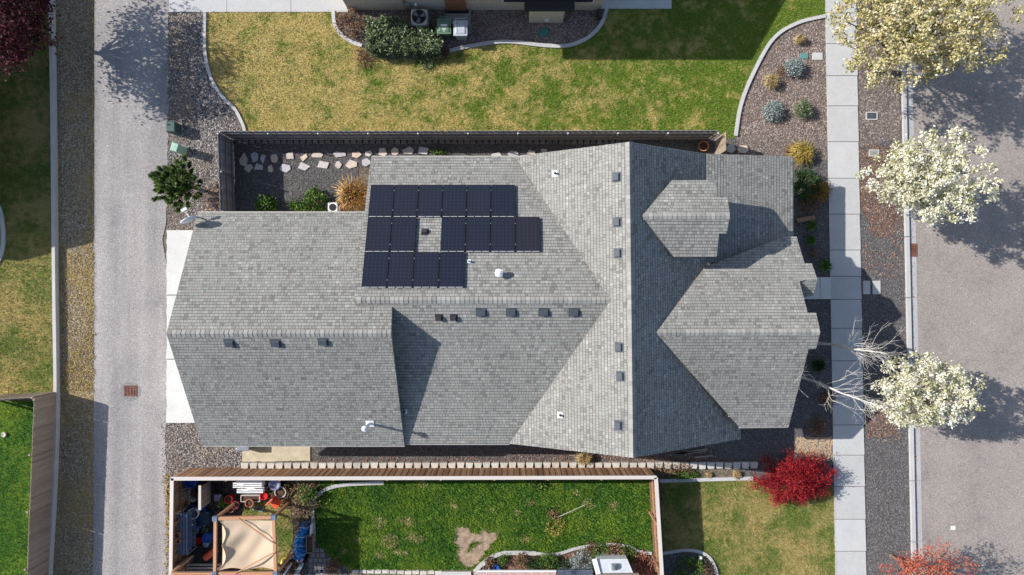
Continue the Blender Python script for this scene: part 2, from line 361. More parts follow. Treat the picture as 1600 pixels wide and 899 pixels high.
G_S = [(386, 660), (1182, 660), (1182, 733), (386, 733)]
G_E = [(1130, 215), (1298, 215), (1303, 690), (1304, 760), (1180, 760), (1150, 733), (1140, 650), (1180, 400), (1190, 262)]
G_NE = [(1150, 214), (1158, 165), (1177, 117), (1208, 63), (1246, 38), (1291, 27), (1297, 250), (1150, 250)]
G_STRIP = [(1334, -120), (1404, -120), (1426, 1040), (1356, 1040)]
G_N = [(524, 14), (948, 14), (936, 44), (915, 62), (885, 72), (850, 72), (790, 67), (740, 72), (704, 78), (690, 86), (650, 94), (600, 94), (566, 75), (556, 69), (540, 59), (528, 45)]
sheet('gravel_bed', G_W, Z1+.002, MT['g_mix']); sheet('gravel_yard', G_YARD, Z1+.002, MT['g_dark']); sheet('gravel_bed', G_SW, Z1+.001, MT['g_mix'])
sheet('gravel_path', G_S, Z1+.003, MT['g_dark']); sheet('gravel_bed', G_E, Z1-.002, MT['g_dark']); sheet('gravel_bed', G_NE, Z1+.002, MT['g_tan'])
STR = sheet('planting_strip', G_STRIP, Z1+.002, MT['g_dark']); sheet('gravel_bed', G_N, Z1+.002, MT['g_tan'])
sheet('gravel_bed', wobble([(1338, 20), (1402, 20), (1407, 215), (1341, 230)], 2, 10, seed=5), Z1+.006, MT['g_tan'])
sheet('bark_mulch', wobble([(1343, 232), (1408, 230), (1408, 330), (1390, 372), (1362, 366), (1344, 320)], 4, 8, seed=8), Z1+.008, MT['g_red'])
sheet('bark_mulch', wobble([(1352, 640), (1412, 640), (1400, 678), (1356, 684)], 4, 8, seed=9), Z1+.008, MT['g_red'])
sheet('bark_mulch', wobble([(312, 300), (342, 286), (343, 340), (318, 343)], 3, 6, seed=2), Z1+.008, MT['g_red'])
SOIL = plain('bare_earth', S(156, 136, 116), .95, .24, 5, bs=.8)
PATCH = wobble([(709, 824), (718, 820), (729, 821), (733, 828), (741, 833), (750, 831), (757, 824), (763, 830), (778, 828), (780, 840), (771, 849), (767, 858), (757, 862), (752, 874), (745, 884), (734, 889), (722, 886), (713, 879), (711, 868), (714, 860), (707, 847), (711, 836)], 2.2, 4, seed=14)
PATCH_IN = [(743+(x-743)*.9, 853+(y-853)*.9) for x, y in PATCH]
sheet('bare_soil_patch', PATCH, Z2+.008, SOIL)
sheet('bare_soil_patch', wobble([(1245, 682), (1300, 682), (1300, 718), (1278, 722), (1240, 708)], 3, 7, seed=6), Z1+.006, plain('straw_mulch', S(186, 160, 130), .95, .25, 14, bs=.9))
# street
sheet('street', [(1412, -200), (1434, 1100), (3000, 1100), (3000, -200)], Z3, MT['street'])
def kerbline(y): return 1405+(y/899)*19
for nm, off, wd, z, mt in (('kerb', 0, 6, .14, 'edging'), ('gutter', 9, 9, .022, 'kerb')):
    m = MB(); ys = [-200+i*95 for i in range(14)]
    root = None
    for i in range(len(ys)-1):
        m = MB(); a, b = ys[i]+1, ys[i+1]-.0
        m.prism(wp([(kerbline(a)+off, a), (kerbline(a)+off+wd, a), (kerbline(b)+off+wd, b), (kerbline(b)+off, b)]), -.01, z)
        if root is None: root = m.build(nm, MT[mt]); root['kind'] = 'structure'
        else: m.build(nm+'_segment', MT[mt], parent=root)
# sidewalk
JY = [-180, -130, -80, -29, 21, 69, 119, 166, 222, 279, 335, 391, 432, 468, 513, 564, 614, 664, 711, 760, 811, 861, 912, 962, 1010]
def swl(y): return 1289.0+y/899*16
sw = sheet('sidewalk', [(swl(-180)+.5, -180), (swl(-180)+47, -180), (swl(1010)+48.5, 1010), (swl(1010)+.5, 1010)], .03, MT['joint'])
for a, b in zip(JY, JY[1:]):
    m = MB(); m.prism(wp([(swl(a), a+.45), (swl(a)+47.5, a+.45), (swl(b)+48.3, b-.45), (swl(b), b-.45)]), -.01, .05+random.uniform(0, .008)); m.build('slab', MT['conc'], parent=sw)
# front walk and stepping slabs
fw = sheet('front_walk', [(1200, 434), (1296, 434), (1298, 467), (1200, 467)], .02, MT['joint'])
for a, b in ((1210, 1248), (1249, 1280), (1281, 1297)):
    m = MB(); m.prism(wp([(a, 433.5), (b, 433.5), (b+.5, 467.5), (a, 467.5)]), -.01, .06); m.build('slab', MT['white_conc'], parent=fw)
for a, b in ((1348, 1359), (1363, 1375)):
    m = MB(); m.prism(wp([(a, 439), (b, 439), (b, 460), (a, 460)]), -.01, .05); m.build('slab', MT['conc'], parent=STR)
# driveways
dw = sheet('driveway', [(261, 360), (420, 360), (420, 661), (261, 661)], .018, MT['joint'])
for a, b in ((360, 461), (462, 561), (562, 661)):
    e = wobble([(261, a), (261, b)], .8, 6, False, seed=a)
    m = MB(); m.prism(wp(e+[(260, b-.3), (420, b-.3), (420, a+.3)]), -.01, .05); m.build('slab', MT['white_conc'], parent=dw)
nd_ = sheet('neighbour_driveway', [(264, -200), (544, -200), (544, 19), (264, 19)], .02, MT['joint'])
for a, b in ((264, 354.6), (355.2, 454.6), (455.2, 544)):
    for c, d in ((-200, -90), (-89.4, 19.5)):
        m = MB(); m.prism(wp([(a, c), (b, c), (b, d), (a, d)]), -.01, .045); m.build('slab', MT['conc'], parent=nd_)
np_ = sheet('neighbour_patio', [(930, -120), (1049, -120), (1049, 14), (930, 14)], .02, MT['joint'])
m = MB(); m.prism(wp([(931, -120), (1049, -120), (1049, 14.5), (931, 14.5)]), -.01, .045); m.build('slab', MT['conc'], parent=np_)
ss = sheet('side_patio', [(378, 660), (485, 660), (485, 722), (378, 722)], .02, MT['joint'])
m = MB(); m.prism(wp(wobble([(379, 660), (485, 660), (485, 720), (379, 721)], .6, 8, seed=3)), -.01, .05); m.build('slab', MT['tan_conc'], parent=ss)
# loose stones and grass blades
pebbles('gravel', 'dark blue grey gravel in the fenced side yard', [wp(G_YARD)], 260, MT['p_dark'], (.015, .032))
pebbles('gravel', 'dark gravel on the narrow path beside the block wall', [wp(G_S)], 160, MT['p_dark'], (.015, .032))
pebbles('gravel', 'dark gravel in the front bed beside the sidewalk', [wp(G_E)], 200, MT['p_dark'], (.015, .035))
pebbles('gravel', 'tan and pink river gravel in the curved corner bed', [wp(G_NE)], 280, MT['p_tan'], (.015, .04))
pebbles('gravel', 'mixed gravel beside the alley next to the pine', [wp(G_W), wp(G_SW)], 260, MT['p_mix'], (.015, .042))
pebbles('gravel', 'dark gravel in the strip between sidewalk and kerb', [wp([(1337, -20), (1405, -20), (1425, 920), (1354, 920)])], 200, MT['p_dark'], (.015, .034))
pebbles('gravel', 'pinkish gravel in the bed against the beige house', [wp(G_N)], 220, MT['p_tan'], (.015, .035))
pebbles('gravel', 'dry tan gravel along the left edge of the alley', [wp([(92, -20), (149, -20), (148, 920), (84, 920)])], 240, MT['p_dry'], (.012, .035))
pebbles('leaf_litter', 'rust brown bark chips under the blossom trees', [wp([(1342, 225), (1408, 225), (1410, 400), (1345, 330)]), wp([(1352, 630), (1416, 630), (1405, 690), (1354, 690)]), wp([(1346, 380), (1414, 400), (1400, 440), (1350, 420)])], 90, MT['p_red'], (.02, .05), .012, cat='bark chips')
pebbles('leaf_litter', 'fallen brown leaves along the block edging', [wp([(386, 716), (1130, 712), (1130, 724), (386, 725)]), wp([(800, 704), (1120, 704), (1110, 722), (800, 722)])], 120, MT['p_red'], (.02, .055), .012, cat='fallen leaves')
WEED0 = attrmat('straw_weed', [S(150, 126, 72), S(186, 158, 96), S(200, 178, 120)], .9)
blades('lawn_grass', 'patchy tan and green lawn north of the fence', [wp(LAWN_N)], 760, MT['lawn_n'], .06, .02)
blades('lawn_grass', 'olive lawn on the far side of the alley', [wp([(-10, -20), (85, -20), (90, 616), (-10, 618)])], 520, MT['lawn_e'])
blades('lawn_grass', 'bright green lawn inside the fence at lower left', [wp([(-10, 628), (84, 626), (76, 920), (-10, 920)])], 620, MT['lawn_s'])
blades('lawn_grass', 'lush green lawn in the fenced yard to the south', [wp(LAWN_S)], 900, MT['lawn_s'], .09, .03, excl=[wp(PATCH_IN)])
blades('lawn_grass', 'olive front lawn beside the red maple', [wp([(x, min(y, 920)) for x, y in LAWN_E])], 620, MT['lawn_e'])
PETAL = attrmat('fallen_petal', [S(214, 210, 200), S(226, 222, 214)], .9)
pebbles('fallen_petals', 'white petals fallen under the street blossom trees', [wp([(1345, 20), (1470, 20), (1500, 400), (1350, 360)]), wp([(1352, 560), (1490, 540), (1500, 700), (1356, 690)])], 9, PETAL, (.012, .022), .016, cat='petals')
pebbles('leaf_litter', 'orange leaves gathered along the street gutter', [wp([(1420, 300), (1426, 300), (1436, 899), (1428, 899)])], 45, attrmat('orange_leaf', [S(150, 96, 62), S(176, 118, 80), S(120, 84, 62)], .9), (.02, .04), .024, cat='fallen leaves')
blades('dry_weeds', 'thin straw grass scattered over the alley verge', [wp([(93, 380), (146, 380), (147, 612), (95, 612)])], 260, WEED0, .06, .022, cat='weeds')
STRAW = attrmat('dry_straw', [S(170, 140, 92), S(206, 178, 132), S(226, 204, 160)], .9)
dead = [(593, 816, 7), (625, 812, 4), (640, 815, 6), (609, 845, 9), (643, 838, 7), (654, 842, 5), (595, 866, 6), (620, 862, 4), (559, 844, 4), (632, 864, 4), (661, 757, 5), (919, 788, 7), (958, 790, 6), (828, 786, 5), (808, 800, 4), (820, 842, 5), (710, 790, 4), (768, 795, 3), (537, 861, 4), (900, 770, 4)]
blades('dead_grass', 'straw coloured dead spots in the lush green lawn', [wp([(x+r*math.cos(k*.7)*random.uniform(.6, 1.15), y+r*.8*math.sin(k*.7)*random.uniform(.6, 1.15)) for k in range(9)]) for x, y, r in dead]+[wp([(x+1.7*r*math.cos(k*.9), y+1.4*r*math.sin(k*.9)) for k in range(7)]) for x, y, r in dead], 900, STRAW, .045, .03)
blades('grass_tuft', 'green tuft left in the middle of the bare soil patch', [wp([(731, 859), (735, 850), (747, 844), (748, 848), (738, 855), (733, 862)])], 1500, MT['lawn_s'], .1, .03)
WEED = attrmat('yellow_weed', [S(130, 112, 60), S(176, 148, 84), S(196, 170, 108), S(112, 110, 62)], .9)
blades('dry_weeds', 'golden weeds growing in the gravel beside the alley', [wp(wobble([(139, 460), (147, 460), (147, 612), (100, 612), (98, 570), (125, 545), (136, 510)], 4, 10, seed=1)), wp([(141, -10), (146, -10), (147, 460), (142, 460)])], 300, WEED, .07, .03, cat='weeds')
blades('dry_weeds', 'green weeds along the alley side of the south fence', [wp([(257, 742), (267, 738), (266, 920), (259, 920)])], 420, WEED, .08, .035, cat='weeds')
# ------------------------------------------------------------------ lawn edging
def edging(label, px, wd=.15, ht=.1, smooth=True, mat='edging'):
    path = [P(x, y) for x, y in px]
    if smooth: path = smoothpath(path, 8)
    m = MB(); n = len(path); L = []; R = []
    for k, p in enumerate(path):
        d = (path[min(k+1, n-1)]-path[max(k-1, 0)]); d.z = 0; d.normalize(); s = Vector((-d.y, d.x, 0))*wd/2
        L.append(p+s); R.append(p-s)
    for k in range(n-1):
        for q0, q1, q2, q3, z in ((L[k], R[k], R[k+1], L[k+1], ht),):
            m.face([(a.x, a.y, z) for a in (q0, q1, q2, q3)])
        m.face([(L[k].x, L[k].y, ht), (L[k+1].x, L[k+1].y, ht), (L[k+1].x, L[k+1].y, -.01), (L[k].x, L[k].y, -.01)])
        m.face([(R[k+1].x, R[k+1].y, ht), (R[k].x, R[k].y, ht), (R[k].x, R[k].y, -.01), (R[k+1].x, R[k+1].y, -.01)])
    for k in (0, n-1): m.face([(L[k].x, L[k].y, -.01), (L[k].x, L[k].y, ht), (R[k].x, R[k].y, ht), (R[k].x, R[k].y, -.01)])
    return tag(m.build('lawn_edging', MT[mat]), label, 'edging', 'concrete lawn edging strips')
edging('curved concrete edging between the tan lawn and alley gravel', [(321, 20), (321, 80), (330, 121), (347, 150), (368, 172), (380, 195), (383, 206)])
edging('short curved edging left of the clipped hedge', [(521, 18), (524, 40), (537, 58), (556, 69), (566, 72)], .17)
edging('wavy edging of the bed along the beige house', [(703, 80), (740, 72), (790, 66), (850, 72), (887, 72), (918, 60), (938, 40), (948, 15)], .18)
edging('sweeping curved edging around the corner rock bed', [(1289, 26), (1245, 37), (1207, 62), (1176, 116), (1157, 165), (1149, 213)], .17)
edging('straight concrete edging at the top of the front lawn', [(1030, 751), (1176, 747)], .17, smooth=False)
edging('curved edging around the dark bed by the front lawn', [(1035, 864), (1075, 859), (1102, 866), (1116, 884), (1121, 910), (1122, 940)], .15)
edging('curved edging around the planted bed below the bare patch', [(742, 893), (754, 880), (775, 867), (800, 863), (838, 864)], .2)
edging('wavy edging between lush lawn and shrub bed', [(838, 864), (870, 865), (905, 855), (945, 850), (980, 853), (1002, 862), (1018, 864)], .14)
edging('bent edging at the left end of the lush lawn', [(489, 858), (491, 830), (489, 800), (494, 778), (510, 764), (540, 757), (600, 754)], .17)
edging('curved white edging at the left border of the lawn', [(-14, 300), (0, 325), (6, 355), (6, 385), (0, 405), (-14, 425)], .2)
tag(edging('long low concrete kerb between lawn and alley gravel', [(83, -60), (86, 100), (88, 250), (90, 450), (92, 620), (88, 760), (80, 899), (76, 990)], .16, .3), None)
# ------------------------------------------------------------------ roofs
class Plane:
    """z = z0 + a(X-x0) + b(Y-y0)"""
    def __init__(s, p, a, b): s.p = Vector(p); s.a = a; s.b = b
    def z(s, x, y): return s.p.z+s.a*(x-s.p.x)+s.b*(y-s.p.y)
    def hit(s, px, py, up=0.0):
        dx = (px-800)/F; dy = (449.5-py)/F   # X = dx*(H-z)
        c = s.p.z-s.a*s.p.x-s.b*s.p.y+up
        zz = (c+(s.a*dx+s.b*dy)*H)/(1+s.a*dx+s.b*dy)
        return Vector((dx*(H-zz), dy*(H-zz), zz))
    def frame(s):
        g = Vector((s.a, s.b, s.a*s.a+s.b*s.b)); g = g.normalized() if g.length > 1e-6 else Vector((0, 1, 0))
        n = Vector((-s.a, -s.b, 1)).normalized(); u = g.cross(n).normalized(); return u, g, n
def tilted(p, q, slope, side):
    """plane through the line p-q, falling with slope towards side ('W','E','N','S')"""
    d = (q-p); d.z = 0; d.normalize(); nrm = Vector((-d.y, d.x, 0))
    want = {'W': Vector((-1, 0, 0)), 'E': Vector((1, 0, 0)), 'N': Vector((0, 1, 0)), 'S': Vector((0, -1, 0))}[side]
    if nrm.dot(want) < 0: nrm = -nrm
    return Plane(p, -slope*nrm.x, -slope*nrm.y)
ZM = 6.62
rN, rS = P(983, 222, ZM), P(989, 715, ZM)
MW = tilted(rN, rS, .66, 'W'); ME = tilted(rN, rS, .715, 'E')
wr0, wr1 = P(553, 469, 6.05), P(955, 469, 6.05)
WN = tilted(wr0, wr1, .43, 'N'); WS = tilted(wr0, wr1, .43, 'S')
gr0, gr1 = P(260, 521.5, 6.6), P(611, 521, 6.6)
GN = tilted(gr0, gr1, .625, 'N'); GS = tilted(gr0, gr1, .625, 'S')
pk = ME.hit(1103, 300); PR = Plane((pk.x, pk.y, pk.z), -.26, 0)
fr0, fr1 = P(1025, 520, 5.8), P(1270, 519.5, 5.8)
FN = tilted(fr0, fr1, .56, 'N'); FS = tilted(fr0, fr1, .56, 'S')
er = FN.hit(1265, 437); ES = Plane(er, 0, .56)
dr0, dr1 = P(1003, 338, 6.27), P(1126, 338.5, 6.27)
DN = tilted(dr0, dr1, .48, 'N'); DS = tilted(dr0, dr1, .48, 'S')
def clip(poly, a, b):
    """keep the side left of a->b; poly in (u,v)"""
    out = []; n = len(poly)
    side = lambda p: (b[0]-a[0])*(p[1]-a[1])-(b[1]-a[1])*(p[0]-a[0])
    for i in range(n):
        p, q = poly[i], poly[(i+1) % n]; sp, sq = side(p), side(q)
        if sp >= 0: out.append(p)
        if sp*sq < 0:
            t = sp/(sp-sq); out.append((p[0]+(q[0]-p[0])*t, p[1]+(q[1]-p[1])*t))
    return out
house = thing('house', 'large single storey house with grey shingled gable roofs and solar panels', 'house', (0, -1, 0))
SLOPES = {}
def slope(key, label, plane, pieces, thick=.2):
    """pieces: convex polygons in photo pixels, lifted on to the plane"""
    u, g, n = plane.frame(); deck = MB(); sh = MB(); e = .143
    for pc in pieces:
        W = [plane.hit(x, y) for x, y in pc]
        ar = sum(W[i].x*W[(i+1) % len(W)].y-W[(i+1) % len(W)].x*W[i].y for i in range(len(W)))
        if ar < 0: W.reverse()
        k = len(W); top = [p-Vector((0, 0, .012)) for p in W]; bot = [p-Vector((0, 0, thick)) for p in W]
        deck.face(top); deck.face(bot[::-1])
        for i in range(k): deck.face([bot[i], bot[(i+1) % k], top[(i+1) % k], top[i]])
        Q = [(p.dot(u), p.dot(g)) for p in W]; off = W[0].dot(n)
        ar = sum(Q[i][0]*Q[(i+1) % k][1]-Q[(i+1) % k][0]*Q[i][1] for i in range(k))
        if ar < 0: Q.reverse()
        us = [q[0] for q in Q]; vs = [q[1] for q in Q]
        r0 = math.floor(min(vs)/e)
        for row in range(r0, math.ceil(max(vs)/e)):
            v0, v1 = row*e, (row+1)*e; rr = random.Random(zlib.crc32(f'{key}{row}'.encode()))
            x = math.floor(min(us)*2)/2-1+rr.uniform(0, .4); base = rr.gauss(0, .03)
            while x < max(us):
                wd = rr.choice((.1, .12, .14, .16, .2)); t = rr.choice((.006, .008, .011, .013)); c = .06+.94*min(1, max(0, rr.betavariate(1.5, 1.5)+base))
                lift = lambda p: u*p[0]+g*p[1]+n*(off+.003+t*(1-(p[1]-v0)/e))
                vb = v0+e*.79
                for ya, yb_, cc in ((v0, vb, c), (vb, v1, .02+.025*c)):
                    poly = [(x, ya), (x+wd-.009, ya), (x+wd-.009, yb_), (x, yb_)]
                    for i in range(k):
                        poly = clip(poly, Q[i], Q[(i+1) % k])
                        if len(poly) < 3: break
                    if len(poly) < 3: continue
                    sh.face([lift(p) for p in poly], cc)
                    low = [p for p in poly if abs(p[1]-v0) < 1e-6]
                    if ya == v0 and len(low) >= 2:
                        a, b = min(low), max(low)
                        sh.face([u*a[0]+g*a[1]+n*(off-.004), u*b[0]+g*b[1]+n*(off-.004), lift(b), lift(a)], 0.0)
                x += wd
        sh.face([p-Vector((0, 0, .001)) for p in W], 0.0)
    o = deck.build('roof_slope', MT['drip'], parent=house); o['label'] = label
    s2 = sh.build('shingles', MT['shingle'], parent=o, attr=True); s2['kind'] = 'stuff'
    SLOPES[key] = (plane, o); return o
slope('MW', 'bright west slope of the tall main gable', MW, [[(983, 222), (986, 469), (955, 469), (804, 244.5)], [(986, 469), (989, 715.5), (796, 693.5), (955, 469)]])
slope('ME', 'dark shaded east slope of the main gable', ME, [[(983, 222), (1103, 240.5), (1106, 424), (1040, 520), (987, 520)], [(987, 520), (1040, 520), (1157, 655), (1157, 686.5), (989, 715.5)]])
slope('WN', 'north slope carrying the solar panels', WN, [[(580, 245), (806, 245), (955, 469), (553, 469)]])
slope('WS', 'south slope with a row of box vents', WS, [[(553, 469), (955, 469), (796, 694), (622, 694)]])
slope('GN', 'north slope above the garage', GN, [[(260, 521.5), (611, 521), (613, 470), (572, 332), (309, 332)]])
slope('GS', 'south slope above the garage', GS, [[(260, 521.5), (611, 521), (632, 697), (316, 697)]])
slope('PR', 'low pitched porch roof at the front corner', PR, [[(1103, 240.5), (1238.5, 244.5), (1239, 378), (1103, 432)]])
slope('FN', 'north slope of the front gable', FN, [[(1025, 520), (1270, 519.5), (1249, 440), (1103, 417)], [(1103, 417), (1249, 440), (1264.7, 437), (1244.5, 370), (1226, 370)], [(1262, 489), (1275, 489.5), (1282, 519), (1269.5, 519.5)], [(1257, 412), (1268.5, 412), (1277, 437), (1264.5, 437.2)]])
slope('FS', 'south slope of the front gable', FS, [[(1025, 520), (1270, 519.5), (1232, 667), (1156, 668)], [(1270, 519.5), (1282, 519), (1275, 545), (1263, 546)]])
slope('ES', 'small shaded slope over the front entry', ES, [[(1244, 440), (1264.5, 437.4), (1277, 437), (1270, 463), (1240, 465)]], .12)
slope('DN', 'north slope of the little dormer gable', DN, [[(1003, 338), (1126, 338.5), (1117, 282), (1050, 282)], [(1121.5, 309), (1136, 309), (1141, 337), (1126, 338.5)]], .16)
slope('DS', 'south slope of the little dormer gable', DS, [[(1003, 338), (1126, 338.5), (1120, 401), (1054, 402)], [(1126, 338.5), (1141, 337), (1135, 365), (1123.5, 365)]], .16)
def ridgecap(p, q, A, B, key, wd=.15):
    m = MB(); L = (q-p).length; d = (q-p).normalized(); n = int(L/.19); sd_ = Vector((-d.y, d.x, 0))
    def pt(t, s, up): 
        c = p+d*(t*L); w_ = c+sd_*s; zz = min(A.z(w_.x, w_.y), B.z(w_.x, w_.y)); return Vector((w_.x, w_.y, zz+up))
    for i in range(n):
        t0, t1 = i/n, (i+1)/n; c = random.random(); h0, h1 = .022, .034+random.uniform(0, .01)
        for s in (-wd, wd):
            a = [pt(t0, 0, h0+.01), pt(t1, 0, h1+.01), pt(t1, s, h1), pt(t0, s, h0)]
            if s > 0: a.reverse()
            m.face(a[::-1], c)
            m.face([pt(t0, s, h0), pt(t1, s, h1), pt(t1, s, 0), pt(t0, s, 0)], c)
            m.face([pt(t1, 0, h1+.01), pt(t1, s, h1), pt(t1, s, 0), pt(t1, 0, 0)], c)
    o = m.build('ridge_caps', MT['cap'], parent=SLOPES[key][1], attr=True); o['kind'] = 'stuff'
ridgecap(rN, rS, MW, ME, 'MW', .13); ridgecap(P(557, 469, 6.05), P(953, 469, 6.05), WN, WS, 'WN', .14); ridgecap(gr0, gr1, GN, GS, 'GN', .14)
ridgecap(P(1027, 520, 5.8), P(1281, 519, 5.8), FN, FS, 'FN', .13); ridgecap(P(1005, 338.5, 6.27), P(1140, 337.5, 6.27), DN, DS, 'DN', .13)
# walls
def wallbox(x0, x1, y0, y1, z1, z0=0, mat='siding', parent=house):
    m = MB(); m.prism([(x0, y0), (x1, y0), (x1, y1), (x0, y1)], z0, z1); return m.build('wall', MT[mat], parent=parent)
def gable(pts, thick_axis, c0, c1, mat='siding', parent=house):
    """triangle pts as (t,z) extruded along thick_axis from c0 to c1"""
    m = MB()
    A = [(c0, t, z) if thick_axis == 'x' else (t, c0, z) for t, z in pts]; B = [(c1, t, z) if thick_axis == 'x' else (t, c1, z) for t, z in pts]
    m.face(A); m.face(B[::-1])
    for i in range(len(A)): j = (i+1) % len(A); m.face([A[i], B[i], B[j], A[j]])
    return m.build('gable_wall', MT[mat], parent=parent)
gw = wallbox(-13.62, -5.02, -6.70, 2.96, 3.2); ww = wallbox(-5.95, 5.1, -6.52, 5.42, 3.15); mw = wallbox(.45, 9.6, -6.36, 5.38, 2.7); fwl = wallbox(5.2, 12.05, -5.85, 1.75, 3.1)
gable([(-6.6, 3.25), (2.9, 3.25), (-1.88, 6.2)], 'x', -13.58, -13.4); gable([(-6.6, 3.25), (2.9, 3.25), (-1.88, 6.2)], 'x', -5.3, -5.08)
gable([(-6.4, 3.2), (5.3, 3.2), (-.49, 5.75)], 'x', -5.9, -5.7); gable([(.7, 3.2), (9.4, 2.75), (4.75, 6.1)], 'y', 5.32, 5.1); gable([(.7, 3.2), (9.4, 2.75), (4.8, 6.1)], 'y', -6.3, -6.1)
gable([(-5.7, 3.15), (1.7, 3.15), (-1.84, 5.5)], 'x', 11.98, 11.8)
wallbox(6.4, 8.1, 1.72, 4.05, 5.5, 3.6); gable([(1.7, 5.45), (4.06, 5.45), (2.88, 6.02)], 'x', 8.13, 8.0)
for (x, y) in ((12.35, 5.6), (12.35, 2.7), (13.0, .9), (13.0, -.4)):
    m = MB(); m.box((x, y, 1.33), (.18, .18, 2.66)); m.box((x, y, .25), (.34, .34, .5)); m.build('porch_post', MT['white'], parent=house)
m = MB(); m.box((11.2, 3.9, .1), (3.0, 4.2, .2)); m.build('porch_floor', MT['slab'], parent=house)
for y0, wd in ((-4.2, 4.9), (.9, 2.6)):
    m = MB(); m.box((-13.65, y0+.55, 1.15), (.06, wd, 2.3)); gd = m.build('garage_door', MT['white'], parent=house)
    for k in range(4):
        m = MB(); m.box((-13.69, y0+.55, .3+k*.56), (.03, wd-.08, .5)); m.build('door_panel', MT['white'], parent=gd)
def window(loc, w_, h_, axis, parent, out=1):
    m = MB(); d = (.08, w_, h_) if axis == 'x' else (w_, .08, h_); m.box(loc, d); o = m.build('window', MT['white'], parent=parent)
    m = MB(); l2 = Vector(loc)+Vector((out*.02 if axis == 'x' else 0, out*.02 if axis == 'y' else 0, 0)); d = (.08, w_-.14, h_-.14) if axis == 'x' else (w_-.14, .08, h_-.14); m.box(l2, d); m.build('pane', MT['glass'], parent=o)
window((12.06, -4.2, 1.6), 1.6, 1.4, 'x', house); window((12.06, -1.5, 1.6), 1.8, 1.5, 'x', house); window((9.62, 4.2, 1.6), 1.4, 1.4, 'x', house); window((8.14, 2.88, 4.9), 1.3, .6, 'x', house)
m = MB(); m.box((9.63, 2.4, 1.05), (.07, 1.0, 2.1)); dr = m.build('door', MT['wood_org'], parent=house); m = MB(); m.box((9.68, 2.75, 1.0), (.06, .05, .16)); m.build('handle', MT['steel'], parent=dr)
# gutters along the eaves
for key, a, b in (('GN', (309, 331.5), (572, 331.5)), ('GS', (316, 697.6), (632, 697.6)), ('WS', (633, 694.6), (796, 694.6)), ('WN', (581, 244.4), (804, 244.4)), ('FS', (1156, 668.5), (1232, 667.6)), ('PR', (1239.2, 245), (1239.6, 372))):
    pl, o = SLOPES[key]; A, B = pl.hit(*a), pl.hit(*b); m = MB(); m.beam(A-Vector((0, 0, .09)), B-Vector((0, 0, .09)), .06, .1); m.build('gutter', MT['trim'], parent=o)
# roof fittings
def onroof(key, px, py):
    pl, o = SLOPES[key]; p = pl.hit(px, py); u, g, n = pl.frame(); return pl, o, p, Matrix((u, g, n)).transposed()
def boxvent(key, px, py, w_=.3, d_=.28, h_=.12, mat='vent'):
    pl, o, p, R = onroof(key, px, py); m = MB()
    m.box(p+R @ Vector((0, 0, .012)), (w_+.12, d_+.12, .012), tilt=R)
    u, g, n = R.col[0], R.col[1], R.col[2]; a, b = w_/2, d_/2
    c = [(-a, -b, .03), (a, -b, .03), (a, b, .02), (-a, b, .02), (-a*.93, -b*.93, h_), (a*.93, -b*.93, h_), (a*.93, b*.7, h_*.85), (-a*.93, b*.7, h_*.85)]
    i = len(m.v); m.v += [tuple(p+R @ Vector(q)) for q in c]
    for q in ((3, 2, 1, 0), (4, 5, 6, 7), (0, 1, 5, 4), (1, 2, 6, 5), (2, 3, 7, 6), (3, 0, 4, 7)): m.f.append(tuple(i+k for k in q)); m.a.append(0)
    m.build('roof_vent', MT[mat], parent=o)
for q in ((964, 277), (965, 347.5), (966, 396), (968, 543), (970, 588), (967, 665)): boxvent('MW', *q)
for q in ((752, 488), (799, 488), (850, 488), (897, 488)): boxvent('WS', *q, .34, .26)
for q in ((686, 496), (709, 496)): boxvent('WS', *q, .2, .2, .16, 'ventdk')
for q in ((359, 536), (431, 536), (505, 534)): boxvent('GS', *q, .32, .26)
boxvent('WN', 664, 363, .2, .2, .14, 'ventdk')
def pipe(key, px, py, h=.35, r=.05, mat='black', flash='white', fl=.26, cap=0):
    pl, o, p, R = onroof(key, px, py); m = MB(); m.box(p+R @ Vector((0, 0, .013)), (fl, fl, .014), tilt=R); m.build('flashing', MT[flash], parent=o)
    m = MB(); m.tube([p, p+Vector((0, 0, h))], r, 10)
    if cap: m.lathe(p+Vector((0, 0, h-.04)), [(r*1.1, 0), (r*1.9, .03), (r*1.9, .12), (r*.5, .19)], 14)
    m.build('vent_pipe', MT[mat], parent=o)
pipe('MW', 867, 271.5, .22); pipe('MW', 875, 648.5, .22); pipe('WN', 733, 408.5, .2, .04, 'steel', 'white', .16); pipe('WN', 780, 427, .3, .09, 'white', 'white', .3, 1)
pipe('GS', 578, 662, 1.05, .065, 'white', 'white', .36, 1); pipe('WS', 632, 643, .25, .06, 'black', 'white', .22)
# ------------------------------------------------------------------ solar panels
m, t, b, pos = newmat('solar_glass', .2, .33)
tc = nd(t, 'ShaderNodeTexCoord'); sx = nd(t, 'ShaderNodeSeparateXYZ'); t.links.new(tc.outputs['Object'], sx.inputs[0])
def lines(axis, per, wd):
    a = nd(t, 'ShaderNodeMath', operation='MULTIPLY'); a.inputs[1].default_value = 1/per; t.links.new(sx.outputs[axis], a.inputs[0])
    f = nd(t, 'ShaderNodeMath', operation='FRACT'); t.links.new(a.outputs[0], f.inputs[0])
    l = nd(t, 'ShaderNodeMath', operation='LESS_THAN'); l.inputs[1].default_value = wd; t.links.new(f.outputs[0], l.inputs[0]); return l.outputs[0]
mx = nd(t, 'ShaderNodeMath', operation='MAXIMUM'); t.links.new(lines(0, .166, .05), mx.inputs[0]); t.links.new(lines(1, .166, .04), mx.inputs[1])
oi = nd(t, 'ShaderNodeObjectInfo').outputs['Random']; cell = ramp(t, oi, [S(32, 33, 44), S(38, 37, 44), S(29, 32, 46), S(35, 37, 46)])
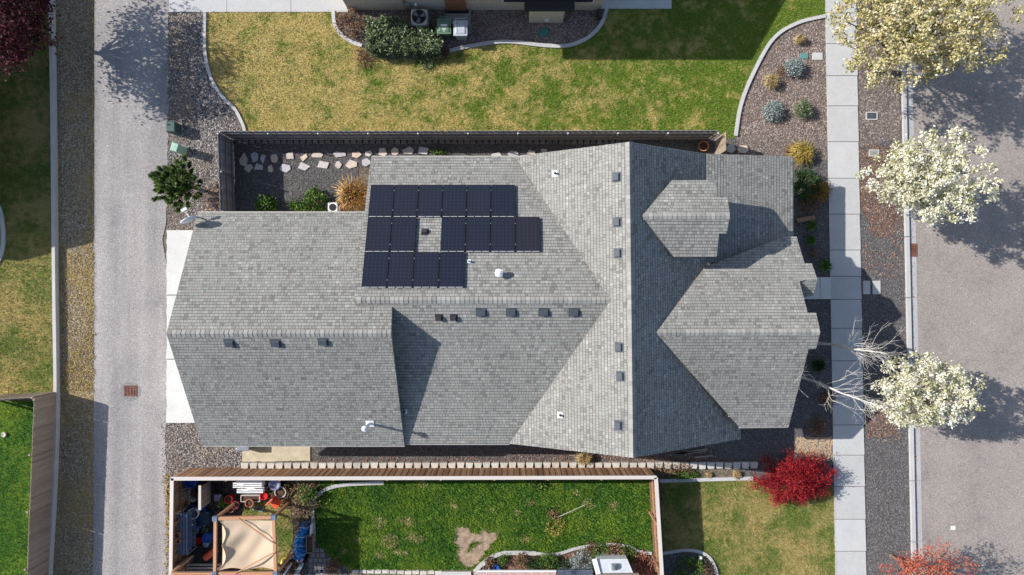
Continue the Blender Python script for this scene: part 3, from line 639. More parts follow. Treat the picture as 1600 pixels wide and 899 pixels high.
t.links.new(mixc(t, mx.outputs[0], cell, S(54, 57, 70)), b.inputs['Base Color']); MT['solar'] = m
MT['alu'] = plain('satin_aluminium', S(176, 178, 182), .55, .08); MT['pframe'] = plain('panel_frame', S(40, 40, 44), .4, .05, metal=.4)
UP = .11; yb = [288.5, 339, 393.5, 449.5]
A0 = WN.hit(579.5, yb[0], UP); A1 = WN.hit(805, yb[0], UP); pw = (A1.x-A0.x)/6
Yb = [WN.hit(700, y, UP).y for y in yb]; u, g, n = WN.frame(); PRt = Matrix((u, g, n)).transposed()
ROWN = ['top', 'middle', 'bottom']; ORD = ['leftmost', 'second', 'third', 'fourth', 'fifth', 'sixth', 'seventh']
rows = [[0, 1, 2, 3, 4, 5], [0, 1, 3, 4, 5, 6], [0, 1, 2, 3]]
for r, cols in enumerate(rows):
    for k, c in enumerate(cols):
        cx = A0.x+(c+.5)*pw; cy = (Yb[r]+Yb[r+1])/2; cz = WN.z(cx, cy)+UP; Ls = abs(Yb[r]-Yb[r+1])*math.sqrt(1+.43**2)
        w2, l2 = pw/2-.014, Ls/2-.022
        if r == 1 and c in (1, 3): where = ('left' if c == 1 else 'right')+' of the square opening'; lab = f'black solar panel in the middle row just {where}'
        elif k == 0: lab = f'black solar panel at the left end of the {ROWN[r]} row'
        elif k == len(cols)-1: lab = f'black solar panel at the right end of the {ROWN[r]} row'
        else: lab = f'black solar panel, {ORD[k]} from the left in the {ROWN[r]} row'
        T = thing('solar_panel', lab, 'solar panel', (cx, cy, cz), 'solar panels on the north slope')
        def loc(x, y, z): return Vector((cx, cy, cz))+PRt @ Vector((x, y, z))
        m = MB()
        for q in ((0, l2-.012, 2*w2, .024), (0, -l2+.012, 2*w2, .024)): m.box(loc(q[0], q[1], 0), (q[2], q[3], .036), tilt=PRt)
        for q in (w2-.011, -w2+.011): m.box(loc(q, 0, 0), (.022, 2*l2-.05, .036), tilt=PRt)
        m.build('frame', MT['pframe'], parent=T)
        gl = MB(); gl.box((0, 0, .002), (2*w2-.046, 2*l2-.05, .028)); go = rawmesh(gl, 'glass', MT['solar'])
        inst('glass', go, T, (cx, cy, cz), PRt)
        m = MB()
        for q in (-.64, 0, .64): m.box(loc(q*w2, l2+.012, .004), (w2*.56, .024, .02), tilt=PRt)
        m.build('mounting_rail', MT['alu'], parent=T)
        for q in (-.62, .62):
            m = MB(); m.box(loc(w2+.014, q*l2, .012), (.03, .05, .034), tilt=PRt); m.build('clamp', MT['steel'], parent=T)
        m = MB()
        for q in (-.55, .55): m.box(loc(q*w2, 0, -.068), (.04, 2*l2-.1, .06), tilt=PRt)
        m.build('support_rail', MT['pframe'], parent=T)
# satellite dish on the garage rake
dp = P(296, 345, 4.05)
T = thing('satellite_dish', 'white satellite dish seen edge on beside the garage roof corner', 'satellite dish', dp)
e0, e1 = P(283.5, 350, 4.2), P(306.5, 338, 4.2); c = (e0+e1)/2; wd = (e1-e0).length; ax = (e1-e0).normalized()
nn = (P(287, 327, 4.2)-c); nn -= ax*nn.dot(ax); nn.normalize(); R = Matrix((ax, Vector((0, 0, 1)), nn)).transposed()
m = MB(); m.lathe(c, [(.02, -.07), (wd*.25, -.055), (wd*.42, -.02), (wd*.5, .02), (wd*.485, .03), (wd*.41, -.005), (wd*.24, -.04), (.02, -.05)], 24, R=R); m.build('reflector', MT['white'], parent=T, smooth=True)
tip = P(288, 328, 4.25); m = MB(); m.beam(c-Vector((0, 0, .25)), tip, .05, .05); m.build('feed_arm', MT['white'], parent=T)
m = MB(); m.beam(P(284, 330, 4.28), P(292, 325.5, 4.28), .1, .12); m.tube([tip, tip-nn*.12], .045, 8); m.build('receiver', MT['white'], parent=T)
mb = GN.hit(316, 341); m = MB(); m.tube([mb, mb+Vector((-.15, 0, .35)), c-nn*.06], .03, 8); m.build('mast', MT['steel'], parent=T)
# ------------------------------------------------------------------ fences
BRD = MB(); BRD.prism([(-.074, -.01), (.074, -.01), (.074, .01), (-.074, .01)], 0, 1)
bmesh_ = {k: rawmesh(BRD, 'board', MT[k]) for k in ('wood_grey', 'wood_brown', 'wood_tan')}
def fence(label, runs, ht, mat, inner, cap=None, post='wood', pitch=.142, rails=(.3, 1.0, 1.6), postmat=None, endgap=0):
    T = thing('fence', label, 'fence', runs[0][0])
    for (a, b), side in zip(runs, inner):
        d = (b-a); d.z = 0; L = d.length; d.normalize(); s = Vector((-d.y, d.x, 0))*side; rz = math.atan2(d.y, d.x)
        nb = int(L/pitch)
        for i in range(nb):
            p = a+d*((i+.5)*L/nb)-s*(.03 if i % 2 else .0415); p.z = .03
            R = Matrix.Rotation(rz+random.gauss(0, .012), 3, 'Z') @ Matrix.Rotation(random.gauss(0, .006), 3, 'Y')
            inst('board', bmesh_[mat], T, p, R, (1, 1, ht-.03+random.uniform(-.012, .012)))
        for z in rails:
            m = MB(); m.beam(a+s*.02+Vector((0, 0, z)), b+s*.02+Vector((0, 0, z)), .045, .09); m.build('rail', MT[mat], parent=T)
        np2 = max(1, round(L/2.45))
        for i in range(np2+1):
            p = a+d*(L*i/np2)+s*.09; m = MB()
            if post == 'steel':
                m.tube([p, p+Vector((0, 0, ht+.02))], .03, 10); po = m.build('post', MT['steel'], parent=T)
                m = MB(); m.lathe(p+Vector((0, 0, ht+.02)), [(.036, 0), (.036, .02), (.02, .045)], 10); m.build('post_cap', MT['white'], parent=po)
            else:
                m.box(p+Vector((0, 0, ht/2)), (.09, .09, ht), rz); m.build('post', MT[mat], parent=T)
        if cap:
            m = MB(); m.beam(a-d*.05+Vector((0, 0, ht+.02)), b+d*.05+Vector((0, 0, ht+.02)), cap, .035); m.build('cap_board', MT['cap_wood'], parent=T)
    return T
HF = 1.8
def FT(x, y): p = P(x, y, HF); p.z = 0; return p
fence('weathered grey board fence with steel posts around the side yard', [(FT(341, 206.5), FT(1122, 205.5)), (FT(341, 206.5), FT(345, 331))], HF, 'wood_grey', [-1, 1], post='steel')
fence('brown cedar fence with pale cap around the south yard', [(FT(269, 748), FT(1024, 746)), (FT(269, 749), FT(266, 960)), (FT(1025, 748), FT(1038, 960))], HF, 'wood_brown', [-1, 1, -1], cap=.17)
fence('greying board fence at the lower left beside the alley', [(FT(52, 622), FT(38, 980)), (FT(52, 622), FT(-60, 629))], HF, 'wood_tan', [-1, 1])
# gate end panel by the front of the side yard
T = thing('fence_return', 'short pale gate panel at the street end of the grey fence', 'gate', P(1118, 220))
for i in range(6): inst('board', bmesh_['wood_tan'], T, P(1117, 221+i*4.6), Matrix.Rotation(math.pi/2, 3, 'Z'), (1, 1, 1.75))
for z in (.4, 1.4):
    m = MB(); m.beam(P(1119, 219)+Vector((0, 0, z)), P(1119, 246)+Vector((0, 0, z)), .04, .09); m.build('rail', MT['wood_tan'], parent=T)
# block walls
blk = MB(); blk.prism([(-.205, .14), (.205, .14), (.15, -.14), (-.15, -.14)], 0, .22)
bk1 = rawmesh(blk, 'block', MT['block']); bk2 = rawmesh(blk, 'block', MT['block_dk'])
def blockrow(label, x0, x1, y0, y1, me, step, sc=1, z=0.0, flip=1):
    T = thing('block_wall', label, 'retaining wall', P(x0, y0)); n = int((x1-x0)/step)
    for i in range(n):
        t = (i+.5)/n; inst('block', me, T, P(x0+(x1-x0)*t, y0+(y1-y0)*t+random.uniform(-.4, .4), z), Matrix.Rotation(random.gauss(0, .03)+(math.pi if flip < 0 else 0), 3, 'Z'), (sc*.93, sc*1.1*random.uniform(.95, 1.05), random.uniform(.95, 1.05)))
blockrow('long row of pale retaining blocks along the cedar fence', 378, 1183, 727, 726, bk1, 13.4)
blockrow('shaded row of dark grey blocks at the foot of the grey fence', 372, 990, 222, 222.5, bk2, 9.8, .72, 0, -1)
# ------------------------------------------------------------------ stepping stones in the side yard
STN = [(381, 250, 11, 20), (398, 246, 12, 14), (412, 249, 8, 14), (429, 248, 10, 13), (454, 244, 12, 12), (475, 246, 10, 12), (496, 243, 16, 8), (531, 242, 18, 9), (557, 242, 14, 9), (576, 240, 10, 9), (598, 238, 13, 12), (617, 237, 11, 11), (638, 236, 16, 11), (661, 236, 19, 12), (389, 263, 12, 12), (404, 262, 13, 12), (423, 264, 8, 11), (446, 263, 15, 12), (475, 260, 17, 12), (505, 258, 18, 12), (529, 258, 9, 10), (549, 257, 17, 12), (572, 254, 12, 11), (776, 243, 14, 9), (802, 241, 15, 10), (830, 239, 12, 8), (850, 236, 10, 7)]
yard = next(o for o in bpy.data.objects if o.name == 'gravel_yard')
for i, (x, y, w_, h_) in enumerate(STN):
    r = random.Random(i*13+5); k = r.choice((4, 5, 5, 6)); a0 = r.uniform(0, 6.28)
    ang = sorted(a0+2*math.pi*(j+r.uniform(-.28, .28))/k for j in range(k))
    pts = [(x+w_*.6*math.cos(a), y+h_*.6*math.sin(a)) for a in ang]
    m = MB(); m.prism(wp(pts), 0, .045+r.uniform(0, .015)); m.build('stepping_stone', MT['flag'], parent=yard)
for x, y, w_, h_ in ((1141, 233, 14, 13), (1160, 234, 17, 12)):
    m = MB(); m.prism(wp([(x+w_*.55*math.cos(a), y+h_*.55*math.sin(a)) for a in (0.2, 1.2, 2.3, 3.2, 4.2, 5.3)]), 0, .12)
    tag(m.build('flagstone', MT['flag']), 'grey flagstone leaning by the gate, '+('nearer the gate' if x < 1150 else 'farther from the gate'), 'flagstone', 'flagstones by the gate')
# ------------------------------------------------------------------ vegetation
def rdir(n): 
    v = RNG.normal(size=(n, 3)); return v/np.linalg.norm(v, axis=1, keepdims=True)
def limb(m, p, d, L, r, depth, tips, bend=.25, split=(2, 3), up=.15, shrink=.72, fan=.55):
    pts = [p]; k = 4; dd = d.normalized()
    for i in range(k):
        dd = (dd+Vector([random.gauss(0, bend) for _ in range(3)])*.5+Vector((0, 0, up*.3))).normalized(); pts.append(pts[-1]+dd*L/k)
    m.tube(pts, [r*(1-.35*i/k) for i in range(k+1)], 5 if depth < 2 else 6, False)
    if depth == 0: tips.append(pts[-1]); return
    for i in range(random.choice(split)):
        q = pts[random.choice((2, 3, 4)) if i else 4]; nd2 = (dd+Vector([random.gauss(0, fan) for _ in range(3)])+Vector((0, 0, up))).normalized()
        limb(m, q, nd2, L*shrink*random.uniform(.8, 1.15), r*.6, depth-1, tips, bend, split, up, shrink, fan)
def ellip(c, r, n, shell=.55):
    d = rdir(n); rad = (shell**3+(1-shell**3)*RNG.random(n))**(1/3); return np.array(c)+d*np.array(r)*rad[:, None]
def tree(name, label, base, ctr, rad, trunk_r, mat, nclump, per, csize, lsize, group=None, seed=1, shell=.5, barkm='bark', lump=.35, elong=1.5, flat=.7, crown='crown', irregular=.25):
    random.seed(seed); T = thing(name, label, 'tree', base, group); m = MB(); base = Vector(base); ctr = Vector(ctr)
    fork = base+(ctr-base)*.4; m.tube([base-Vector((0, 0, .05)), base+Vector((0, 0, .15)), (base+fork)/2+Vector((random.gauss(0, .04), random.gauss(0, .04), 0)), fork], [trunk_r*1.35, trunk_r, trunk_r*.85, trunk_r*.75], 9)
    cl = ellip(ctr, rad, nclump, shell); 
    # knock the outline about: a few big lobes
    lob = rdir(7); k = np.max((cl-np.array(ctr))/np.array(rad) @ lob.T, axis=1); cl = np.array(ctr)+(cl-np.array(ctr))*(1-irregular+irregular*1.3*np.clip(k, 0, 1))[:, None]
    for i in range(26):
        c = Vector(cl[i*len(cl)//26]); mid = fork+(c-fork)*.5+Vector((random.gauss(0, .15), random.gauss(0, .15), .2)); m.tube([fork-Vector((0, 0, .1)), mid, c], [trunk_r*.45, trunk_r*.25, .012], 5, False)
    m.build('trunk', MT[barkm], parent=T)
    c = np.repeat(cl, per, 0)+RNG.normal(size=(len(cl)*per, 3))*csize*np.array([1, 1, flat])
    tone = np.repeat(RNG.normal(0, .13, len(cl)), per); depth = 0
    rnd = np.clip(RNG.beta(2, 2, len(c))+tone, 0, 1)
    nr = RNG.normal(size=(len(c), 3))+np.array([0, 0, 1.1])
    fastmesh(crown, leafquads(c, lsize, nr, elong), 4, rnd, mat, parent=T)
    return T
BLOS = attrmat('white_blossom', [S(124, 128, 76), S(184, 182, 138), S(222, 217, 192), S(236, 232, 216), S(244, 241, 232)], .8, .25)
BLOSY = attrmat('cream_blossom', [S(110, 112, 58), S(160, 150, 92), S(196, 182, 128), S(218, 208, 168), S(234, 228, 206)], .8, .25)
PLUM = attrmat('plum_leaf', [S(34, 12, 18), S(52, 18, 26), S(76, 28, 38), S(104, 48, 58)], .7, .2)
RUST = attrmat('rust_bud', [S(138, 70, 52), S(180, 94, 72), S(198, 116, 94), S(158, 76, 56)], .8, .2)
tree('blossom_tree', 'large cream blossoming tree at the top right corner by the kerb', P(1366, 112), P(1442, 48, 4.6)+Vector((0, .6, 0)), (3.75, 3.2, 2.2), .16, BLOSY, 540, 42, .125, .085, 'street blossom trees', 3, .35, irregular=.34)
tree('blossom_tree', 'white blossoming street tree opposite the porch roof', P(1381, 296), P(1449, 279, 4.0), (2.6, 2.15, 1.7), .12, BLOS, 350, 46, .105, .082, 'street blossom trees', 11, .35, irregular=.46)
tree('blossom_tree', 'white blossoming street tree opposite the front gable', P(1385, 603), P(1446, 621, 3.6), (2.2, 1.9, 1.6), .11, BLOS, 300, 46, .105, .082, 'street blossom trees', 23, .35, irregular=.4)
tree('plum_tree', 'dark purple leaved tree at the upper left corner', P(87, 70), P(8, 28, 3.9)+Vector((0, .5, 0)), (1.75, 3.1, 2.0), .13, PLUM, 190, 55, .26, .1, None, 31, .3, irregular=.35)
tree('budding_tree', 'sparse rust red budding tree at the bottom right', P(1392, 868), P(1452, 903, 3.0), (1.95, 1.7, 1.2), .08, RUST, 240, 19, .14, .06, None, 37, .25, 'twig', irregular=.3)
# bare pale trees between the front gable and the walk
def baretree(label, base, top, seed, n=17, spread=.34):
    random.seed(seed); T = thing('bare_tree', label, 'tree', base, 'leafless pale trees'); m = MB(); base = Vector(base); top = Vector(top); D = top-base
    pts = [base, base+D*.3+Vector((.03, .05, 0)), base+D*.6+Vector((-.04, -.03, 0)), top]; m.tube(pts, [.07, .055, .035, .008], 8); m.build('trunk', MT['birch'], parent=T)
    for i in range(n):
        t = random.uniform(.22, .95); k = min(2, int(t*3)); p = base+D*t; a = random.uniform(0, 6.28); L = (1.15-t)*2.0*random.uniform(.6, 1.2)
        d = Vector((math.cos(a)*spread, math.sin(a)*spread, 1.0)).normalized(); mm = MB(); limb(mm, p, d, L, .011*(1.2-t)+.003, 3, [], .2, (2, 2, 3), .12, .66, .4); mm.build('branch', MT['birch'], parent=T)
baretree('bare pale barked tree with a thick white trunk near the front gable', P(1246, 588), P(1246, 588)+Vector((.25, -.25, 7.2)), 5)
baretree('thin bare pale tree above the sidewalk beside the gable peak', P(1272, 536), P(1272, 536)+Vector((.1, .1, 6.4)), 9, 15, .36)
def shrub(name, label, px, py, r, h, mat, n=1200, ls=.06, cat='shrub', group=None, nclump=40, elong=1.5, cs=.1, ry=None, stem='twig', dirs=False, z0=0.0):
    b = P(px, py, z0); T = thing(name, label, cat, b, group); ry = ry or r; m = MB()
    for i in range(9):
        a = i*.7; m.tube([b, b+Vector((math.cos(a)*r*.3, math.sin(a)*ry*.3, h*.4)), b+Vector((math.cos(a)*r*.65, math.sin(a)*ry*.65, h*.75))], [.018, .012, .004], 4, False)
    m.build('stems', MT[stem], parent=T)
    cl = ellip((b.x, b.y, b.z+h*.45), (r-cs, ry-cs, h*.5), nclump, .6); cl[:, 2] = np.maximum(cl[:, 2], b.z+.05)
    c = np.repeat(cl, n//nclump, 0); c = c+RNG.normal(size=c.shape)*cs; c[:, 2] = np.maximum(c[:, 2], b.z+.02)
    tone = np.repeat(RNG.normal(0, .15, nclump), n//nclump); dr_ = None
    if dirs: dr_ = c-np.array([b.x, b.y, b.z+h*.1])+RNG.normal(size=c.shape)*.1
    nr = RNG.normal(size=c.shape)+np.array([0, 0, 1.0])
    fastmesh('foliage', leafquads(c, ls, nr, elong, dr_), 4, np.clip(RNG.beta(2, 2, len(c))+tone, 0, 1), mat, parent=T); return T
def tuft(name, label, px, py, r, h, mat, n=260, wd=.018, cat='ornamental grass', group=None, droop=.5):
    b = np.array(P(px, py)); T = thing(name, label, cat, b, group); th = RNG.uniform(0, 6.28, n); q = RNG.uniform(.25, 1, n)
    d = np.stack([np.cos(th), np.sin(th), np.zeros(n)], 1); s = np.stack([-np.sin(th), np.cos(th), np.zeros(n)], 1)*wd/2; up = np.array([0, 0, 1.])
    jt = RNG.normal(size=(n, 3))*np.array([r*.16, r*.16, 0]); p0 = b+d*r*.12*RNG.random((n, 1))+jt; p1 = p0*.8+b*.2+d*(r*.5*q)[:, None]+up*(h*RNG.uniform(.7, 1, n))[:, None]; p2 = p0+d*(r*q)[:, None]*RNG.uniform(.6, 1.05, (n, 1))+up*(h*(1-droop*q)*RNG.uniform(.7, 1, n))[:, None]
    V = np.concatenate([np.stack([p0-s, p0+s, p1+s, p1-s], 1), np.stack([p1-s, p1+s, p2+s*.2, p2-s*.2], 1)]).reshape(-1, 3); rn = RNG.random(n)
    fastmesh('blades', V, 4, np.concatenate([rn, rn]), mat, parent=T)
    m = MB(); m.lathe(tuple(b), [(r*.2, 0), (r*.14, .05), (r*.05, .08)], 10); m.build('crown_base', MT['twig'], parent=T); return T
LG = attrmat('mid_green_leaf', [S(34, 56, 22), S(62, 92, 36), S(96, 128, 52), S(136, 160, 84)], .6, .2)
LH = attrmat('grey_green_leaf', [S(46, 62, 38), S(84, 102, 66), S(126, 140, 102), S(172, 180, 146)], .55, .2)
LB = attrmat('blue_grey_leaf', [S(92, 104, 102), S(124, 136, 134), S(152, 162, 160), S(180, 186, 182)], .7, .15)
LY = attrmat('golden_leaf', [S(132, 116, 48), S(172, 152, 72), S(196, 178, 100), S(160, 122, 66)], .7, .25)
LT = attrmat('tan_grass_blade', [S(150, 128, 88), S(186, 164, 116), S(206, 186, 140), S(140, 120, 70)], .8, .2)
LO = attrmat('rusty_leaf', [S(88, 68, 54), S(122, 96, 76), S(152, 122, 98), S(112, 88, 66)], .8, .15)
LR = attrmat('crimson_leaf', [S(78, 12, 18), S(126, 20, 30), S(164, 32, 42), S(190, 62, 66)], .7, .25)
LP = attrmat('pine_needle', [S(40, 62, 32), S(78, 104, 50), S(110, 134, 68), S(150, 166, 98)], .6, .15)
LDG = attrmat('dark_green_leaf', [S(20, 40, 22), S(36, 62, 32), S(56, 84, 44), S(84, 106, 60)], .6, .15)
# clipped hedge, two overlapping blocks read as one shrub
hb = P(632, 52); T = thing('hedge', 'dense clipped green hedge beside the air conditioner', 'hedge', hb)
def boxcloud(x0, y0, x1, y1, h, n):
    a, b = P(x0, y1, h), P(x1, y0, h); q = RNG.uniform([a.x, a.y, .1], [b.x, b.y, h], (n, 3)); f = RNG.integers(0, 7, n); hi = np.array([b.x, b.y, h]); lo = np.array([a.x, a.y, .1])
    for k in range(n):
        if f[k] >= 3: q[k, 2] = h
        elif f[k] == 2: q[k, 1] = lo[1]
        else: q[k, 0] = (lo[0], hi[0])[f[k]]
    return q
cl = np.concatenate([boxcloud(575, 30, 634, 76, .95, 190), boxcloud(628, 46, 684, 78, .85, 120)])
c = np.repeat(cl, 52, 0)+RNG.normal(size=(len(cl)*52, 3))*.085; c[:, 2] = np.maximum(c[:, 2], .03)
fastmesh('foliage', leafquads(c, .07, RNG.normal(size=c.shape)+np.array([0, 0, 1.]), 1.5), 4, np.clip(RNG.beta(2, 2.2, len(c))+np.repeat(RNG.normal(0, .12, len(cl)), 52), 0, 1), LH, parent=T)
m = MB()
for k in range(14):
    p = P(588+k*6.5, 54+random.uniform(-6, 6)); m.tube([p, p+Vector((random.gauss(0, .15), random.gauss(0, .15), .8))], [.03, .01], 5)
m.build('stems', MT['twig'], parent=T)
shrub('shrub', 'dry brown shrub between short edging and hedge', 549, 40, .75, .6, LO, 1600, .05, ry=.8)
shrub('shrub', 'leafless straggly bush at the front of the hedge', 572, 92, .55, .4, LO, 500, .035, elong=4, dirs=True)
shrub('shrub', 'low pale green plant in front of the hedge shadow', 668, 98, .45, .25, LH, 500, .05)
shrub('shrub', 'small dry bush at the right end of the hedge', 692, 84, .4, .35, LO, 400, .035, elong=4, dirs=True)
# north-east rock bed
tuft('grass_tuft', 'small tan grass tuft highest in the rock bed', 1247, 64, .35, .4, LT)
tuft('grass_tuft', 'pale yellow grass tuft near the curved edging', 1202, 130, .5, .5, LT, 420)
shrub('shrub', 'blue grey shrub beside the two valve covers', 1238, 108, .52, .5, LB, 2600, .05)
shrub('shrub', 'rounded silvery blue shrub nearest the curved edging', 1205, 177, .55, .5, LB, 2600, .05)
tuft('grass_tuft', 'grey green spiky tuft lowest in the rock bed', 1251, 174, .55, .55, LH, 520, .022)
shrub('shrub', 'rusty creeping plant left of the blue grey shrub', 1222, 112, .4, .12, LO, 400, .04)
tuft('grass_tuft', 'bright golden grass clump at the front roof corner', 1248, 242, .75, .6, LY, 700, .026)
shrub('shrub', 'rust brown plant left of the golden grass clump', 1236, 240, .5, .4, LO, 700, .05)
shrub('shrub', 'green bushy shrub against the porch eave', 1252, 290, .8, .9, LDG, 2000, .06)
shrub('shrub', 'golden brown shrub beside the green one at the porch', 1276, 300, .65, .5, attrmat('bronze_leaf', [S(110, 84, 30), S(150, 116, 44), S(180, 146, 70)], .8, .2), 1400, .05)
shrub('shrub', 'brown dry perennial in shade below the porch shrubs', 1262, 318, .6, .3, LO, 700, .05)
for x, y, l in ((1266, 353, 'beside the rusty plank'), (1265, 376, 'second from the rusty plank'), (1287, 415, 'next to the front walk')):
    tuft('green_tuft', 'small bright green clump in the front bed '+l, x, y, .3 if y < 400 else .38, .3, LG, 320, .03, 'plant', 'small green clumps in the front bed')
shrub('shrub', 'small rusty perennial in the front bed', 1269, 396, .3, .25, LO, 300, .04)
tuft('grass_tuft', 'dark grass clump in the shade of the front gable', 1276, 570, .45, .4, LDG, 400, .02)
shrub('shrub', 'reddish brown shrub in shade south of the front gable', 1275, 665, .55, .4, LO, 800, .05)
shrub('shrub', 'brownish bush growing at the foot of the white trunk', 1290, 622, .45, .35, LO, 600, .05)
m = MB(); m.beam(P(1245, 345, .12), P(1273, 340, .12), .22, .05); m.beam(P(1245, 345, .05), P(1247, 345, .05), .2, .1); m.beam(P(1271, 340.4, .05), P(1273, 340, .05), .2, .1); tag(m.build('plank', MT['wood_brown']), 'rusty brown plank lying in the front bed', 'plank')
# side yard plants
shrub('shrub', 'leafy green shrub at the garage wall, left one', 420, 322, .55, .8, LG, 1400, .065, group='shrubs at the garage wall')
shrub('shrub', 'leafy green shrub at the garage wall beside the white box', 494, 318, .75, .9, LG, 2000, .065, group='shrubs at the garage wall')
shrub('shrub', 'low green shrub between the two garage wall shrubs', 465, 326, .45, .5, LG, 800, .06)
tuft('grass_tuft', 'large golden pampas style clump in the yard corner', 558, 308, 1.0, 1.1, attrmat('straw_pink_blade', [S(150, 110, 80), S(196, 156, 108), S(212, 178, 120), S(160, 130, 60)], .8, .2), 900, .03, droop=.6)
shrub('shrub', 'small yellow green plant by the stepping stones', 686, 240, .4, .35, LG, 420, .05)
# mugo pine
pb = P(302, 293); T = thing('pine_tree', 'small bushy green pine tree beside the alley', 'tree', pb); random.seed(44); m = MB()
pc = Vector(P(280, 288, 1.5)); m.tube([pb, (pb+pc)/2, pc], [.1, .08, .05], 8); ends = []
for i in range(95):
    a = i*2.399; q = math.sqrt((i+.5)/95); d = Vector((math.cos(a)*q*1.25, math.sin(a)*q*1.22, .75*(1-q*q)+random.uniform(-.15, .2))); e = pc+d*random.uniform(.62, 1.18); m.tube([pc-Vector((0, 0, .3)), pc+d*.5+Vector((0, 0, -.15)), e], [.035, .02, .01], 4, False); ends.append((e, (d.normalized()*.8+Vector((0, 0, .7))).normalized()))
m.build('trunk', plain('pine_bark', S(122, 76, 60), .9, .2), parent=T); C = []; D = []; TN = []
for e, d in ends:
    n_ = 150; t_ = RNG.random((n_, 1)); base = np.array(e)-np.array(d)*.3*t_; dd = np.array(d)*.75+rdir(n_)*.7; C.append(base+dd*.07); D.append(dd); TN.append(np.clip(RNG.beta(2, 2, n_)+RNG.normal(0, .16)-.25*t_[:, 0]+.1, 0, 1))
C = np.concatenate(C); D = np.concatenate(D); fastmesh('needles', leafquads(C, .045, RNG.normal(size=C.shape)+np.array([0, 0, 1.2]), 5.0, D), 4, np.concatenate(TN), LP, parent=T)
# red laceleaf maple
mb_ = P(1234, 742); T = thing('maple_tree', 'low spreading crimson laceleaf maple beside the sidewalk', 'tree', mb_); random.seed(12); m = MB(); C = []; D = []; TN = []
for i in range(260):
    a = i*2.399+random.gauss(0, .2); q = math.sqrt((i+.5)/260)*random.uniform(.8, 1.12); R_ = 1.95*q*(.8+.28*math.sin(a*3+1)*math.sin(a*5+.5)+.08*math.sin(a*11)); top = .55+.75*(1-q*q)+random.uniform(-.1, .12)
    d = Vector((math.cos(a), math.sin(a)*.78, 0)); e = mb_+d*R_+Vector((0, 0, top)); mid = mb_+d*R_*.5+Vector((0, 0, top+.15))
    if i % 9 == 0: m.tube([mb_, mb_+Vector((0, 0, .4))+d*.1, mid, e], [.05, .035, .015, .004], 4, False)
    n_ = 60; t_ = RNG.random((n_, 1)); ln = .45; dd = np.array(d)*1.0+np.array([0, 0, -.35])+RNG.normal(size=(n_, 3))*.75; C.append(np.array(e)+np.array(d)*(t_-.6)*ln+RNG.normal(size=(n_, 3))*.12); D.append(dd); TN.append(np.clip(RNG.beta(2, 2, n_)+RNG.normal(0, .15), 0, 1))
m.build('trunk', MT['bark'], parent=T); fastmesh('crown', leafquads(np.concatenate(C), .034, RNG.normal(size=(260*60, 3))+np.array([0, 0, 1.]), 4.0, np.concatenate(D)), 4, np.concatenate(TN), LR, parent=T)
# south side plants
tuft('grass_tuft', 'dry golden grass clump under the gable peak', 912, 712, .5, .5, LT, 420)
shrub('shrub', 'dry brown creeper hanging over the block wall', 1048, 731, 1.25, .35, LO, 1600, .05, ry=.32, cs=.12)
shrub('ground_cover', 'green ground cover at the corner of the cedar fence', 1064, 741, .95, .2, LG, 1200, .05, 'plant', ry=.24, cs=.1)
tuft('grass_tuft', 'small dry tuft below the last blocks', 1150, 741, .3, .25, LT, 200); tuft('grass_tuft', 'tiny dry tuft between fence corner and maple', 1107, 741, .22, .2, LT, 140)
for x0, y0, x1, y1, l in ((1046, 711, 1105, 702, 'longest of the three'), (1048, 709.5, 1102, 705, 'middle of the three'), (1085, 715, 1113, 712, 'shortest of the three')):
    m = MB(); m.beam(P(x0, y0, .09), P(x1, y1, .09), .09, .04); m.beam(P(x0, y0, .04), P(x1, y1, .04), .07, .05); tag(m.build('plank', MT['wood_tan']), 'weathered plank lying by the block wall, '+l, 'plank', 'planks by the block wall')

# ------------------------------------------------------------------ neighbouring houses
NH = thing('house', 'beige stuccoed house along the top edge of the picture', 'house', (-2, 13.9, 0))
wl = wallbox(-8.15, 4.42, 13.82, 22.5, 2.95, 0, 'stucco', NH); wallbox(-4.4, 4.0, 13.9, 20.5, 5.4, 2.9, 'stucco', NH)
wallbox(.84, 2.52, 13.18, 13.86, 2.0, 0, 'stucco', NH)
m = MB(); m.box((1.75, 13.42, 2.12), (2.35, 1.0, .16)); m.build('bay_roof', MT['shingle'], parent=NH)
m = MB(); m.box((-2.6, 18.1, 3.05), (11.9, 9.5, .2)); m.build('eave', MT['trim'], parent=NH)
m = MB(); m.prism([(-4.9, 13.45), (4.3, 13.45), (4.3, 21), (-4.9, 21)], 5.4, 5.6); m.build('upper_eave', MT['trim'], parent=NH)
m = MB()
for a, b in (((13.45, 5.6), (17.2, 6.9)), ((21, 5.6), (17.2, 6.9))):
    q = [(-4.9, a[0], a[1]), (4.3, a[0], a[1]), (4.3, b[0], b[1]), (-4.9, b[0], b[1])]; m.face(q if a[0] < 17 else q[::-1])
for x in (-4.9, 4.3): m.face([(x, 13.45, 5.6), (x, 21, 5.6), (x, 17.2, 6.9)])
m.build('roof', MT['shingle'], parent=NH)
p = P(714, 16); m = MB(); m.box((p.x, 13.79, 1.12), (1.0, .08, 2.05)); d_ = m.build('door', woodmat('brown_door', [S(150, 104, 76), S(156, 108, 80)]), parent=NH)
m = MB(); m.box((p.x+.36, 13.73, 1.0), (.05, .07, .14)); m.build('handle', MT['steel'], parent=d_)
m = MB(); m.box((p.x, 13.72, .06), (1.15, .2, .1)); m.build('threshold', MT['black'], parent=NH)
for x in (804, 905): window((P(x, 16).x, 13.8, 1.75), 1.2, 1.4, 'y', NH, -1)
m = MB(); m.box((P(640, 16).x, 13.72, .85), (.28, .18, .4)); m.tube([(P(640, 16).x, 13.75, .65), (P(640, 16).x, 13.75, .05)], .025, 6); m.build('meter_box', MT['steel'], parent=NH)
